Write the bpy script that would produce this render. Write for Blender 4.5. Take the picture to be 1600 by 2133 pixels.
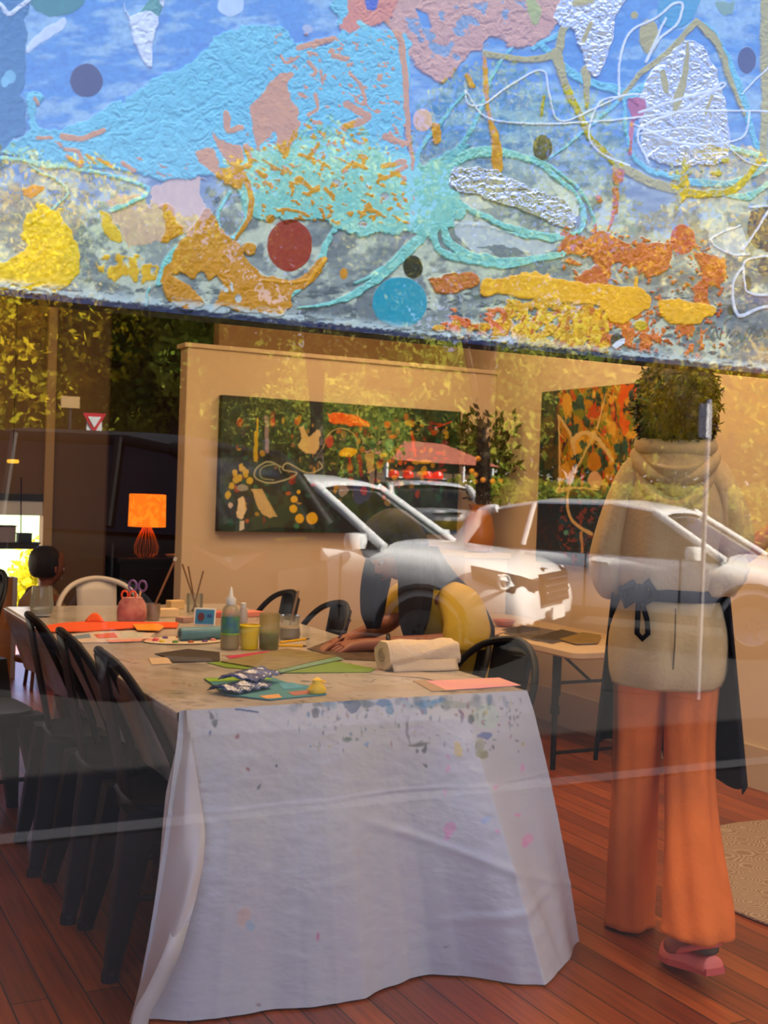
import bpy, math, random
import numpy as np
from mathutils import Vector, Matrix
random.seed(7)
S = bpy.context.scene
COL = S.collection
for o in list(bpy.data.objects): bpy.data.objects.remove(o)

# ---------------------------------------------------------------- camera
F = 2452.0
RW = np.array([[0.88610, 0.02145, 0.46300], [-0.46200, -0.03397, 0.88620], [0.03474, -0.99919, -0.02019]])
u_, s_, v_ = np.linalg.svd(RW); RW = u_ @ v_              # camera (x right, y down, z forward) -> world
CAM = np.array([0.0, 0.0, 1.33])
cam = bpy.data.objects.new('camera', bpy.data.cameras.new('camera')); COL.objects.link(cam)
cam.matrix_world = Matrix(((RW[0][0], -RW[0][1], -RW[0][2], CAM[0]), (RW[1][0], -RW[1][1], -RW[1][2], CAM[1]),
                           (RW[2][0], -RW[2][1], -RW[2][2], CAM[2]), (0, 0, 0, 1)))
cam.data.sensor_fit = 'HORIZONTAL'; cam.data.sensor_width = 36.0
cam.data.lens = 36.0 * F / 1600.0
cam.data.clip_start = 0.02; cam.data.clip_end = 300
cam.data.dof.use_dof = True; cam.data.dof.focus_distance = 1.25
cam.data.dof.aperture_fstop = cam.data.lens / 1000.0 / 0.0017
S.camera = cam

# ---------------------------------------------------------------- light and exposure
S.view_settings.view_transform = 'Standard'; S.view_settings.look = 'None'
S.view_settings.exposure = 0.0; S.view_settings.gamma = 1.0; S.view_settings.use_curve_mapping = False
SUN_STRENGTH = 37.0
SUN_DIR = (0.50, 0.60, 0.62)            # towards the sun
WORLD_STRENGTH = 1.4
WARM = (1.0, 0.66, 0.36)
LIGHTS = [  # x, y, z, size x, size y, power
    (1.5, 4.2, 2.75, 1.0, 1.8, 44), (3.2, 4.9, 2.75, 0.7, 1.8, 30), (2.6, 2.4, 2.75, 1.2, 0.8, 26), (0.6, 6.9, 2.75, 1.2, 0.8, 7)]
w = bpy.data.worlds.new('sky'); S.world = w; w.use_nodes = True
nt = w.node_tree; nt.nodes.clear()
def N(tree, t, **k):
    n = tree.nodes.new(t)
    for a, b in k.items(): setattr(n, a, b)
    return n
tc = N(nt, 'ShaderNodeTexCoord'); sp = N(nt, 'ShaderNodeSeparateXYZ'); nt.links.new(tc.outputs['Generated'], sp.inputs[0])
rp = N(nt, 'ShaderNodeValToRGB'); nt.links.new(sp.outputs['Z'], rp.inputs[0])
cr = rp.color_ramp
cr.elements[0].position = 0.0; cr.elements[0].color = (2.2, 2.05, 1.8, 1)
cr.elements[1].position = 1.0; cr.elements[1].color = (0.28, 0.5, 1.2, 1)
e = cr.elements.new(0.2); e.color = (0.80, 1.05, 2.2, 1)
e = cr.elements.new(0.36); e.color = (0.40, 0.66, 1.9, 1)
e = cr.elements.new(0.5); e.color = (0.36, 0.6, 1.6, 1)
nz = N(nt, 'ShaderNodeTexNoise'); nz.inputs['Scale'].default_value = 3.0; nz.inputs['Detail'].default_value = 7; nz.inputs['Roughness'].default_value = 0.6
mp = N(nt, 'ShaderNodeMapping'); mp.inputs['Scale'].default_value = (1, 1, 3.5); nt.links.new(tc.outputs['Generated'], mp.inputs[0]); nt.links.new(mp.outputs[0], nz.inputs['Vector'])
r2 = N(nt, 'ShaderNodeValToRGB'); r2.color_ramp.elements[0].position = 0.38; r2.color_ramp.elements[1].position = 0.58; nt.links.new(nz.outputs[0], r2.inputs[0])
mx = N(nt, 'ShaderNodeMix', data_type='RGBA'); ss = N(nt, 'ShaderNodeMapRange', interpolation_type='SMOOTHSTEP'); ss.inputs[1].default_value = .36; ss.inputs[2].default_value = .58; ss.inputs[3].default_value = .06; ss.inputs[4].default_value = 1.0; nt.links.new(sp.outputs['Z'], ss.inputs[0])
mul = N(nt, 'ShaderNodeMath', operation='MULTIPLY'); nt.links.new(r2.outputs[0], mul.inputs[0]); nt.links.new(ss.outputs[0], mul.inputs[1]); nt.links.new(mul.outputs[0], mx.inputs[0]); nt.links.new(rp.outputs[0], mx.inputs[6]); mx.inputs[7].default_value = (3.6, 3.4, 3.1, 1)
bg = N(nt, 'ShaderNodeBackground'); bg.inputs['Strength'].default_value = WORLD_STRENGTH; nt.links.new(mx.outputs[2], bg.inputs[0])
wo = N(nt, 'ShaderNodeOutputWorld'); nt.links.new(bg.outputs[0], wo.inputs[0])
sun = bpy.data.objects.new('sun', bpy.data.lights.new('sun', 'SUN')); COL.objects.link(sun)
sun.data.energy = SUN_STRENGTH; sun.data.angle = math.radians(0.6); sun.data.color = (1.0, 0.93, 0.82)
sun.rotation_euler = Vector(SUN_DIR).to_track_quat('Z', 'Y').to_euler()
for i, (x, y, z, sx, sy, p) in enumerate(LIGHTS):
    l = bpy.data.lights.new('ceiling_light', 'AREA'); l.shape = 'RECTANGLE'; l.size = sx; l.size_y = sy; l.energy = p; l.color = WARM
    o = bpy.data.objects.new('ceiling_light', l); o.location = (x, y, z); COL.objects.link(o)

# ---------------------------------------------------------------- pixel helpers (reference pixels to world points)
def ray(x, y): return RW @ np.array([(x - 800) / F, (y - 1066.5) / F, 1.0])
def pz(x, y, z): r = ray(x, y); return CAM + r * (z - CAM[2]) / r[2]
def py_(x, y, yy): r = ray(x, y); return CAM + r * (yy - CAM[1]) / r[1]
def px_(x, y, xx): r = ray(x, y); return CAM + r * (xx - CAM[0]) / r[0]
def projA(P):
    c = (np.asarray(P) - CAM) @ RW
    return 800 + F * c[..., 0] / c[..., 2], 1066.5 + F * c[..., 1] / c[..., 2]

def lin(c):
    if isinstance(c, str): c = tuple(int(c[i:i + 2], 16) for i in (0, 2, 4))
    return tuple(((v / 255) / 12.92 if v / 255 <= 0.04045 else ((v / 255 + 0.055) / 1.055) ** 2.4) for v in c)

# ---------------------------------------------------------------- noise in numpy
_rt = np.random.RandomState(3).rand(256, 256)
def vn(x, y, seed=0):
    x = np.asarray(x, float) + seed * 17.31; y = np.asarray(y, float) + seed * 9.77
    xi = np.floor(x).astype(int); yi = np.floor(y).astype(int); fx = x - xi; fy = y - yi
    fx = fx * fx * (3 - 2 * fx); fy = fy * fy * (3 - 2 * fy)
    a = _rt[xi % 256, yi % 256]; b = _rt[(xi + 1) % 256, yi % 256]; c = _rt[xi % 256, (yi + 1) % 256]; d = _rt[(xi + 1) % 256, (yi + 1) % 256]
    return (a * (1 - fx) + b * fx) * (1 - fy) + (c * (1 - fx) + d * fx) * fy
def fbm(x, y, seed=0, o=4):
    s = 0; a = 0.5; t = 0
    for i in range(o): s = s + a * vn(x * 2 ** i, y * 2 ** i, seed + i); t += a; a *= 0.5
    return s / t
def sstep(a, b, x): t = np.clip((x - a) / (b - a), 0, 1); return t * t * (3 - 2 * t)

# ---------------------------------------------------------------- materials
def mat(name, color, rough=0.6, metal=0.0, var=0.0, vscale=8.0, bump=0.0, bscale=60.0, emit=None, estr=1.0, trans=0.0, alpha=None, sheen=0, coat=0, stretch=(1, 1, 1), color2=None, spec=None):
    m = bpy.data.materials.new(name); m.use_nodes = True; t = m.node_tree; b = t.nodes['Principled BSDF']
    c = lin(color) if not (isinstance(color, tuple) and max(color) <= 1.0) else color
    b.inputs['Base Color'].default_value = (*c, 1); b.inputs['Roughness'].default_value = rough; b.inputs['Metallic'].default_value = metal
    if spec is not None: b.inputs['Specular IOR Level'].default_value = spec
    if trans: b.inputs['Transmission Weight'].default_value = trans
    if coat: b.inputs['Coat Weight'].default_value = coat; b.inputs['Coat Roughness'].default_value = 0.05
    if sheen: b.inputs['Sheen Weight'].default_value = sheen
    if emit is not None:
        b.inputs['Emission Color'].default_value = (*(lin(emit)), 1); b.inputs['Emission Strength'].default_value = estr
    co = None
    if var or bump:
        co = N(t, 'ShaderNodeTexCoord'); mpp = N(t, 'ShaderNodeMapping'); mpp.inputs['Scale'].default_value = stretch; t.links.new(co.outputs['Object'], mpp.inputs[0])
    if var:
        nn = N(t, 'ShaderNodeTexNoise'); nn.inputs['Scale'].default_value = vscale; nn.inputs['Detail'].default_value = 5; t.links.new(mpp.outputs[0], nn.inputs['Vector'])
        rr = N(t, 'ShaderNodeValToRGB'); t.links.new(nn.outputs[0], rr.inputs[0])
        c2 = lin(color2) if color2 is not None else tuple(min(1, v * (1 + var)) for v in c)
        rr.color_ramp.elements[0].position = 0.3; rr.color_ramp.elements[1].position = 0.7
        rr.color_ramp.elements[0].color = (*[v * (1 - var) for v in c], 1) if color2 is None else (*c, 1)
        rr.color_ramp.elements[1].color = (*c2, 1); t.links.new(rr.outputs[0], b.inputs['Base Color'])
    if bump:
        nb = N(t, 'ShaderNodeTexNoise'); nb.inputs['Scale'].default_value = bscale; nb.inputs['Detail'].default_value = 4; t.links.new(mpp.outputs[0], nb.inputs['Vector'])
        bb = N(t, 'ShaderNodeBump'); bb.inputs['Strength'].default_value = bump; bb.inputs['Distance'].default_value = 0.01; t.links.new(nb.outputs[0], bb.inputs['Height']); t.links.new(bb.outputs[0], b.inputs['Normal'])
    return m
def vcmat(name, rough=0.5, scale=1.0, attrs=True, bump=0.0, bscale=200):
    m = bpy.data.materials.new(name); m.use_nodes = True; t = m.node_tree; b = t.nodes['Principled BSDF']
    a = N(t, 'ShaderNodeAttribute'); a.attribute_name = 'col'; t.links.new(a.outputs['Color'], b.inputs['Base Color'])
    b.inputs['Roughness'].default_value = rough
    if attrs:
        a2 = N(t, 'ShaderNodeAttribute'); a2.attribute_name = 'met'; t.links.new(a2.outputs['Fac'], b.inputs['Metallic'])
        a3 = N(t, 'ShaderNodeAttribute'); a3.attribute_name = 'rgh'; t.links.new(a3.outputs['Fac'], b.inputs['Roughness'])
    if bump:
        co = N(t, 'ShaderNodeTexCoord'); nb = N(t, 'ShaderNodeTexNoise'); nb.inputs['Scale'].default_value = bscale; t.links.new(co.outputs['Object'], nb.inputs['Vector'])
        bb = N(t, 'ShaderNodeBump'); bb.inputs['Strength'].default_value = bump; bb.inputs['Distance'].default_value = 0.005; t.links.new(nb.outputs[0], bb.inputs['Height']); t.links.new(bb.outputs[0], b.inputs['Normal'])
    return m

# ---------------------------------------------------------------- mesh helpers
def tagd(o, label, cat, group=None, kind=None):
    if label: o['label'] = label
    if cat: o['category'] = cat
    if group: o['group'] = group
    if kind: o['kind'] = kind
    return o
def thing(name, label, cat, loc=(0, 0, 0), rotz=0.0, group=None):
    o = bpy.data.objects.new(name, None); o.empty_display_size = 0.1; COL.objects.link(o)
    o.location = tuple(float(v) for v in loc); o.rotation_euler = (0, 0, rotz)
    return tagd(o, label, cat, group)
class MB:
    def __init__(s): s.v = []; s.f = []
    def add(s, vs, fs):
        n = len(s.v); s.v += [tuple(float(c) for c in v) for v in vs]; s.f += [tuple(i + n for i in f) for f in fs]; return s
    def box(s, c, d, rot=None, bev=0.0):
        x, y, z = [k / 2 for k in d]
        vs = [(-x, -y, -z), (x, -y, -z), (x, y, -z), (-x, y, -z), (-x, -y, z), (x, -y, z), (x, y, z), (-x, y, z)]
        if rot is not None: vs = [tuple(rot @ Vector(v)) for v in vs]
        vs = [(v[0] + c[0], v[1] + c[1], v[2] + c[2]) for v in vs]
        return s.add(vs, [(0, 3, 2, 1), (4, 5, 6, 7), (0, 1, 5, 4), (1, 2, 6, 5), (2, 3, 7, 6), (3, 0, 4, 7)])
    def rings(s, rings, closed=True, cap=True):
        n = len(rings[0]); vs = [p for r in rings for p in r]; fs = []
        for i in range(len(rings) - 1):
            for j in range(n if closed else n - 1):
                k = (j + 1) % n; fs.append((i * n + j, i * n + k, (i + 1) * n + k, (i + 1) * n + j))
        if cap and closed: fs.append(tuple(reversed(range(n)))); fs.append(tuple((len(rings) - 1) * n + j for j in range(n)))
        return s.add(vs, fs)
    def tube(s, pts, r, n=10, cap=True, flat=None):
        pts = [np.array(p, float) for p in pts]; rr = r if hasattr(r, '__len__') else [r] * len(pts)
        rings = []; up = None
        for i, p in enumerate(pts):
            t = (pts[min(i + 1, len(pts) - 1)] - pts[max(i - 1, 0)]); t = t / (np.linalg.norm(t) + 1e-9)
            if up is None: up = np.array([0, 0, 1.]) if abs(t[2]) < 0.9 else np.array([1., 0, 0])
            a = np.cross(t, up); a /= np.linalg.norm(a) + 1e-9; b = np.cross(a, t); up = b
            rings.append([p + rr[i] * (math.cos(q) * a + math.sin(q) * b * (flat or 1)) for q in [2 * math.pi * k / n for k in range(n)]])
        return s.rings(rings, True, cap)
    def lathe(s, prof, c=(0, 0, 0), n=24, cap=True, sx=1, sy=1):
        return s.rings([[(c[0] + r * sx * math.cos(2 * math.pi * k / n), c[1] + r * sy * math.sin(2 * math.pi * k / n), c[2] + z) for k in range(n)] for r, z in prof], True, cap)
    def prism(s, pts, h, flip=False):        # pts: list of 3D points, h: offset vector
        n = len(pts); a = [np.array(p, float) for p in pts]; b = [p + np.array(h, float) for p in a]
        return s.add(a + b, [tuple(range(n)), tuple(reversed(range(n, 2 * n)))] + [(i, i + n, (i + 1) % n + n, (i + 1) % n) for i in range(n)])
    def grid(s, P):
        ny, nx = P.shape[:2]; return s.add(P.reshape(-1, 3), [(i * nx + j, i * nx + j + 1, (i + 1) * nx + j + 1, (i + 1) * nx + j) for i in range(ny - 1) for j in range(nx - 1)])
    def build(s, name, m, parent=None, smooth=False, world=False, bevel=0.0, sub=0, solid=0.0):
        me = bpy.data.meshes.new(name); vs = s.v
        if world and parent is not None:
            L = parent.location; vs = [(v[0] - L[0], v[1] - L[1], v[2] - L[2]) for v in vs]
        me.from_pydata(vs, [], s.f); me.validate()
        import bmesh
        bm = bmesh.new(); bm.from_mesh(me); bmesh.ops.recalc_face_normals(bm, faces=bm.faces); bm.to_mesh(me); bm.free()
        if smooth:
            me.polygons.foreach_set('use_smooth', [True] * len(me.polygons))
            try: me.set_sharp_from_angle(angle=math.radians(50))
            except Exception: pass
        if m is not None: me.materials.append(m)
        o = bpy.data.objects.new(name, me); COL.objects.link(o)
        if parent is not None: o.parent = parent
        if solid: q = o.modifiers.new('s', 'SOLIDIFY'); q.thickness = solid; q.offset = 0
        if bevel: q = o.modifiers.new('b', 'BEVEL'); q.width = bevel; q.segments = 2; q.limit_method = 'ANGLE'
        if sub: q = o.modifiers.new('u', 'SUBSURF'); q.levels = sub; q.render_levels = sub
        return o
def gridmesh(name, P, col, m, parent=None, met=None, rgh=None, world=True):
    ny, nx = P.shape[:2]; me = bpy.data.meshes.new(name); nf = (ny - 1) * (nx - 1)
    V = P.reshape(-1, 3).astype(np.float32).copy()
    if world and parent is not None: V -= np.array(parent.location, dtype=np.float32)
    I = np.arange(ny * nx).reshape(ny, nx); Q = np.stack([I[:-1, :-1], I[:-1, 1:], I[1:, 1:], I[1:, :-1]], -1).reshape(-1).astype(np.int32)
    me.vertices.add(ny * nx); me.vertices.foreach_set('co', V.ravel()); me.loops.add(nf * 4); me.loops.foreach_set('vertex_index', Q)
    me.polygons.add(nf); me.polygons.foreach_set('loop_start', np.arange(0, nf * 4, 4, dtype=np.int32))
    try: me.polygons.foreach_set('loop_total', np.full(nf, 4, dtype=np.int32))
    except Exception: pass
    me.update(calc_edges=True); me.polygons.foreach_set('use_smooth', np.ones(nf, dtype=bool))
    a = me.color_attributes.new('col', 'FLOAT_COLOR', 'POINT'); c4 = np.ones((ny * nx, 4), np.float32); c4[:, :3] = np.clip(col.reshape(-1, 3), 0, 1); a.data.foreach_set('color', c4.ravel())
    for nm, ar in (('met', met), ('rgh', rgh)):
        if ar is not None: q = me.attributes.new(nm, 'FLOAT', 'POINT'); q.data.foreach_set('value', ar.ravel().astype(np.float32))
    me.materials.append(m); o = bpy.data.objects.new(name, me); COL.objects.link(o)
    if parent is not None: o.parent = parent
    return o
def struct(o, name=None): o['kind'] = 'structure'; return o
def cat_rom(pts, n=8):
    pts = [np.array(p, float) for p in pts]
    if len(pts) < 3: return pts
    P = [2 * pts[0] - pts[1]] + pts + [2 * pts[-1] - pts[-2]]; out = []
    for i in range(1, len(P) - 2):
        for k in range(n):
            t = k / n; out.append(0.5 * ((2 * P[i]) + (-P[i - 1] + P[i + 1]) * t + (2 * P[i - 1] - 5 * P[i] + 4 * P[i + 1] - P[i + 2]) * t * t + (-P[i - 1] + 3 * P[i] - 3 * P[i + 1] + P[i + 2]) * t ** 3))
    out.append(pts[-1]); return out

# ---------------------------------------------------------------- paint rasteriser for canvases and stained cloth
class Art:
    def __init__(s, X, Y, base, unit=1.0, seed=0):
        s.X = X; s.Y = Y; s.u = unit; s.col = np.array(base, float) * np.ones(X.shape + (3,)); s.h = np.zeros(X.shape); s.met = np.zeros(X.shape); s.r = np.full(X.shape, 0.45)
        u = unit
        s.wx = (fbm(X / (26 * u), Y / (26 * u), seed + 11, 4) - 0.5) * 2; s.wy = (fbm(X / (26 * u), Y / (26 * u), seed + 31, 4) - 0.5) * 2
        s.seed = seed
    def region(s, x0, y0, x1, y1):
        return (s.X > x0) & (s.X < x1) & (s.Y > y0) & (s.Y < y1)
    def apply(s, M, k, color, h=0.0, met=None, r=None, op=1.0, var=0.12):
        if k.size == 0: return
        c = np.array(lin(color)) if not (isinstance(color, np.ndarray)) else color
        k = np.clip(k, 0, 1) * op; X = s.X[M]; Y = s.Y[M]
        v = 1 + var * 2 * (fbm(X / (9 * s.u), Y / (14 * s.u), s.seed + 5, 3) - 0.5)
        s.col[M] = s.col[M] * (1 - k[:, None]) + (c[None, :] * v[:, None]) * k[:, None]
        s.h[M] = s.h[M] * (1 - 0.6 * k) + h * k
        if met is not None: s.met[M] = s.met[M] * (1 - k) + met * k
        else: s.met[M] = s.met[M] * (1 - k)
        s.r[M] = s.r[M] * (1 - k) + (0.4 if r is None else r) * k
    def sd_poly(s, pts, X, Y):
        pts = np.array(pts, float); ins = np.zeros(X.shape, bool); d = np.full(X.shape, 1e9); n = len(pts)
        for i in range(n):
            x0, y0 = pts[i]; x1, y1 = pts[(i + 1) % n]
            c = ((y0 > Y) != (y1 > Y)) & (X < (x1 - x0) * (Y - y0) / (y1 - y0 + 1e-12) + x0); ins ^= c
            dx, dy = x1 - x0, y1 - y0; t = np.clip(((X - x0) * dx + (Y - y0) * dy) / (dx * dx + dy * dy + 1e-9), 0, 1)
            d = np.minimum(d, np.hypot(X - x0 - t * dx, Y - y0 - t * dy))
        return np.where(ins, d, -d)
    def poly(s, pts, color, h=1.0, warp=10, soft=1.2, holes=0.0, hs=14, thr=None, smooth=True, **k):
        a = np.array(pts, float)
        if smooth and len(a) > 4: a = np.array(cat_rom(list(a) + [a[0]], 3))[:-1]
        m = warp + 4; M = s.region(a[:, 0].min() - m, a[:, 1].min() - m, a[:, 0].max() + m, a[:, 1].max() + m)
        if not M.any(): return
        X = s.X[M] + s.wx[M] * warp * 1.5; Y = s.Y[M] + s.wy[M] * warp * 1.5
        d = s.sd_poly(a, X, Y)
        if holes: d = np.minimum(d, (fbm(s.X[M] / hs, s.Y[M] / (hs * 1.3), s.seed + 77, 3) - holes) * hs * 2.2)
        kk = sstep(-soft, soft, d); s.apply(M, kk, color, h * (0.5 + 0.5 * 1), **k)
    def line(s, pts, wd, color, h=1.0, warp=3, soft=1.0, spl=True, **k):
        P = np.array(cat_rom(pts, 6) if spl and len(pts) > 2 else pts, float); W = np.interp(np.linspace(0, 1, len(P)), np.linspace(0, 1, len(wd)), wd) if hasattr(wd, '__len__') else np.full(len(P), wd)
        m = W.max() + warp + 4; M = s.region(P[:, 0].min() - m, P[:, 1].min() - m, P[:, 0].max() + m, P[:, 1].max() + m)
        if not M.any(): return
        X = s.X[M] + s.wx[M] * warp; Y = s.Y[M] + s.wy[M] * warp; d = np.full(X.shape, -1e9)
        for i in range(len(P) - 1):
            x0, y0 = P[i]; dx, dy = P[i + 1] - P[i]; t = np.clip(((X - x0) * dx + (Y - y0) * dy) / (dx * dx + dy * dy + 1e-9), 0, 1)
            d = np.maximum(d, (W[i] * (1 - t) + W[i + 1] * t) / 2 - np.hypot(X - x0 - t * dx, Y - y0 - t * dy))
        s.apply(M, sstep(-soft, soft, d), color, h, **k)
    def ell(s, cx, cy, rx, ry, color, h=0.6, warp=2, soft=1.2, rot=0.0, **k):
        m = max(rx, ry) + warp + 4; M = s.region(cx - m, cy - m, cx + m, cy + m)
        if not M.any(): return
        X = s.X[M] + s.wx[M] * warp - cx; Y = s.Y[M] + s.wy[M] * warp - cy; ca, sa = math.cos(rot), math.sin(rot)
        d = (1 - np.hypot((X * ca + Y * sa) / rx, (-X * sa + Y * ca) / ry)) * min(rx, ry); s.apply(M, sstep(-soft, soft, d), color, h, **k)
    def specks(s, pts, color, thr=0.62, sx=12, sy=8, seed=1, h=1.5, warp=8, **k):
        a = np.array(pts, float); M = s.region(a[:, 0].min(), a[:, 1].min(), a[:, 0].max(), a[:, 1].max())
        if not M.any(): return
        d = s.sd_poly(a, s.X[M] + s.wx[M] * warp, s.Y[M] + s.wy[M] * warp); n = fbm((s.X[M] + 0.5 * s.Y[M]) / sx, (s.Y[M] - 0.5 * s.X[M]) / sy, seed, 2)
        kk = sstep(0, 0.03, n - thr) * sstep(-2, 6, d); s.apply(M, kk, color, h, **k)
# ================================================================ THE ROOM
WALLC = mat('painted_plaster', (214, 190, 152), 0.85, var=0.03, vscale=1.5, bump=0.05, bscale=90)
WALLB = mat('brown_plaster', (120, 96, 74), 0.9, var=0.05, vscale=2)
DARKW = mat('dark_wall', (34, 26, 24), 0.8, var=0.1, vscale=2)
SKIRT = mat('skirting', (196, 176, 140), 0.5)
WHITEP = mat('white_paint', (225, 228, 225), 0.5)
FACADE = mat('facade', (70, 66, 62), 0.7, var=0.08, vscale=3)
def plank_floor():
    m = bpy.data.materials.new('jarrah_boards'); m.use_nodes = True; t = m.node_tree; b = t.nodes['Principled BSDF']
    co = N(t, 'ShaderNodeTexCoord'); mpp = N(t, 'ShaderNodeMapping'); mpp.inputs['Rotation'].default_value = (0, 0, math.pi / 2); t.links.new(co.outputs['Object'], mpp.inputs[0])
    br = N(t, 'ShaderNodeTexBrick'); br.offset = 0.37; br.inputs['Scale'].default_value = 1.0; br.inputs['Brick Width'].default_value = 2.2; br.inputs['Row Height'].default_value = 0.094
    br.inputs['Mortar Size'].default_value = 0.0022; br.inputs['Mortar Smooth'].default_value = 0.2
    br.inputs['Color1'].default_value = (0, 0, 0, 1); br.inputs['Color2'].default_value = (1, 1, 1, 1); br.inputs['Mortar'].default_value = (0.5, 0.5, 0.5, 1)
    t.links.new(mpp.outputs[0], br.inputs['Vector'])
    rr = N(t, 'ShaderNodeValToRGB'); t.links.new(br.outputs['Color'], rr.inputs[0]); e = rr.color_ramp.elements
    e[0].color = (*lin((120, 52, 20)), 1); e[1].color = (*lin((176, 88, 34)), 1); q = rr.color_ramp.elements.new(0.5); q.color = (*lin((148, 66, 26)), 1)
    st = N(t, 'ShaderNodeMapping'); st.inputs['Scale'].default_value = (1.2, 22, 1); t.links.new(mpp.outputs[0], st.inputs[0])
    nn = N(t, 'ShaderNodeTexNoise'); nn.inputs['Scale'].default_value = 3; nn.inputs['Detail'].default_value = 8; t.links.new(st.outputs[0], nn.inputs['Vector'])
    r3 = N(t, 'ShaderNodeValToRGB'); t.links.new(nn.outputs[0], r3.inputs[0]); r3.color_ramp.elements[0].position = 0.3; r3.color_ramp.elements[1].position = 0.75
    r3.color_ramp.elements[0].color = (0.55, 0.5, 0.48, 1); r3.color_ramp.elements[1].color = (1.15, 1.1, 1.05, 1)
    mm = N(t, 'ShaderNodeMix', data_type='RGBA', blend_type='MULTIPLY'); mm.inputs[0].default_value = 1; t.links.new(rr.outputs[0], mm.inputs[6]); t.links.new(r3.outputs[0], mm.inputs[7])
    m2 = N(t, 'ShaderNodeMix', data_type='RGBA'); t.links.new(br.outputs['Fac'], m2.inputs[0]); t.links.new(mm.outputs[2], m2.inputs[6]); m2.inputs[7].default_value = (0.012, 0.006, 0.004, 1)
    t.links.new(m2.outputs[2], b.inputs['Base Color']); b.inputs['Roughness'].default_value = 0.34
    bb = N(t, 'ShaderNodeBump'); bb.invert = True; bb.inputs['Strength'].default_value = 0.5; bb.inputs['Distance'].default_value = 0.003; t.links.new(br.outputs['Fac'], bb.inputs['Height']); t.links.new(bb.outputs[0], b.inputs['Normal'])
    return m
def sbox(name, x0, x1, y0, y1, z0, z1, m, **k):
    return struct(MB().box(((x0 + x1) / 2, (y0 + y1) / 2, (z0 + z1) / 2), (x1 - x0, y1 - y0, z1 - z0)).build(name, m, **k))
sbox('floor', -3.0, 4.3, 0.8, 11.0, -0.12, 0, plank_floor())
sbox('ceiling', -3.0, 4.3, 0.8, 11.6, 2.9, 3.1, WALLC)
sbox('wall_right', 4.08, 4.3, 0.98, 8.6, 0, 2.9, WALLC)
sbox('baseboard_right', 4.058, 4.08, 0.98, 6.327, 0, 0.2, SKIRT, bevel=0.004)
sbox('wall_back', 2.04, 4.08, 6.327, 6.45, 0, 2.075, WALLC, bevel=0.006)
sbox('trim_1', 2.02, 4.08, 6.312, 6.465, 2.075, 2.10, WALLC, bevel=0.004)
sbox('baseboard_back', 2.04, 4.058, 6.305, 6.327, 0, 0.2, SKIRT, bevel=0.004)
sbox('wall_upper', 2.44, 4.08, 6.95, 7.05, 0, 2.9, mat('tan_plaster', (176, 138, 96), 0.9))
sbox('wall_dark', 2.02, 3.3, 8.62, 8.72, 0, 2.9, DARKW)
sbox('wall_dark_side', 2.012, 2.03, 7.95, 8.62, 0, 2.9, mat('door_edge', (96, 60, 34), 0.6))
sbox('wall_column', 1.66, 2.012, 7.93, 8.03, 0, 2.9, WALLB)
sbox('trim_2', 1.60, 1.66, 7.90, 8.03, 0, 2.9, mat('door_jamb', (190, 160, 112), 0.5), bevel=0.005)
# wall with the far window: openings down to z 0.47 (left) and to the floor side (right)
yw0, yw1 = 7.95, 8.05
sbox('wall_far', -3.0, 1.60, yw0, yw1, 1.21, 2.9, WALLB)
sbox('wall_far_lower', -3.0, 1.44, yw0, yw1, 0, 0.66, mat('warm_panel', (190, 130, 70), 0.6))
sbox('trim_3', -3.0, 1.60, 7.93, 8.02, 1.07, 1.165, WHITEP)
sbox('trim_4', -3.0, 1.60, 7.92, 7.99, 1.165, 1.21, mat('black_rail', (24, 26, 32), 0.4))
sbox('window_frame_post', 1.425, 1.455, 7.94, 8.03, 0, 0.66, WHITEP)
sbox('wall_left', -3.2, -3.0, 0.8, 11.0, 0, 2.9, WALLC)
sbox('wall_side', 4.1, 4.3, 8.6, 11.0, 0, 2.9, DARKW)
# shop front around the big pane
sbox('wall_front_sill', -3.2, 4.3, 0.80, 0.98, -0.25, 0.42, FACADE)
sbox('wall_front_head', -3.2, 4.3, 0.80, 0.98, 2.75, 5.2, FACADE)  # made tall to throw shade over the footpath and kerb
sbox('wall_shade_right', 4.3, 34, 0.80, 1.6, -0.25, 5.2, FACADE)  # unseen wall added so the shade runs on along the footpath
sbox('wall_shade_left', -24, -3.2, 0.80, 1.6, -0.25, 5.2, FACADE)  # unseen wall added, continuing the footpath shade to the left
sbox('wall_front_left', -3.2, -1.4, 0.80, 0.98, 0.42, 2.75, FACADE)
sbox('wall_front_right', 3.9, 4.3, 0.80, 0.98, 0.42, 2.75, FACADE)
GL = bpy.data.materials.new('window_glass'); GL.use_nodes = True; t = GL.node_tree; t.nodes.clear()
fr = N(t, 'ShaderNodeFresnel'); fr.inputs['IOR'].default_value = 1.72
tr = N(t, 'ShaderNodeBsdfTransparent'); tr.inputs[0].default_value = (0.975, 0.985, 0.98, 1)
gg = N(t, 'ShaderNodeBsdfGlossy'); gg.inputs['Roughness'].default_value = 0.0; gg.inputs[0].default_value = (1, 1, 1, 1)
ge = N(t, 'ShaderNodeNewGeometry'); ms = N(t, 'ShaderNodeMixShader')
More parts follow.
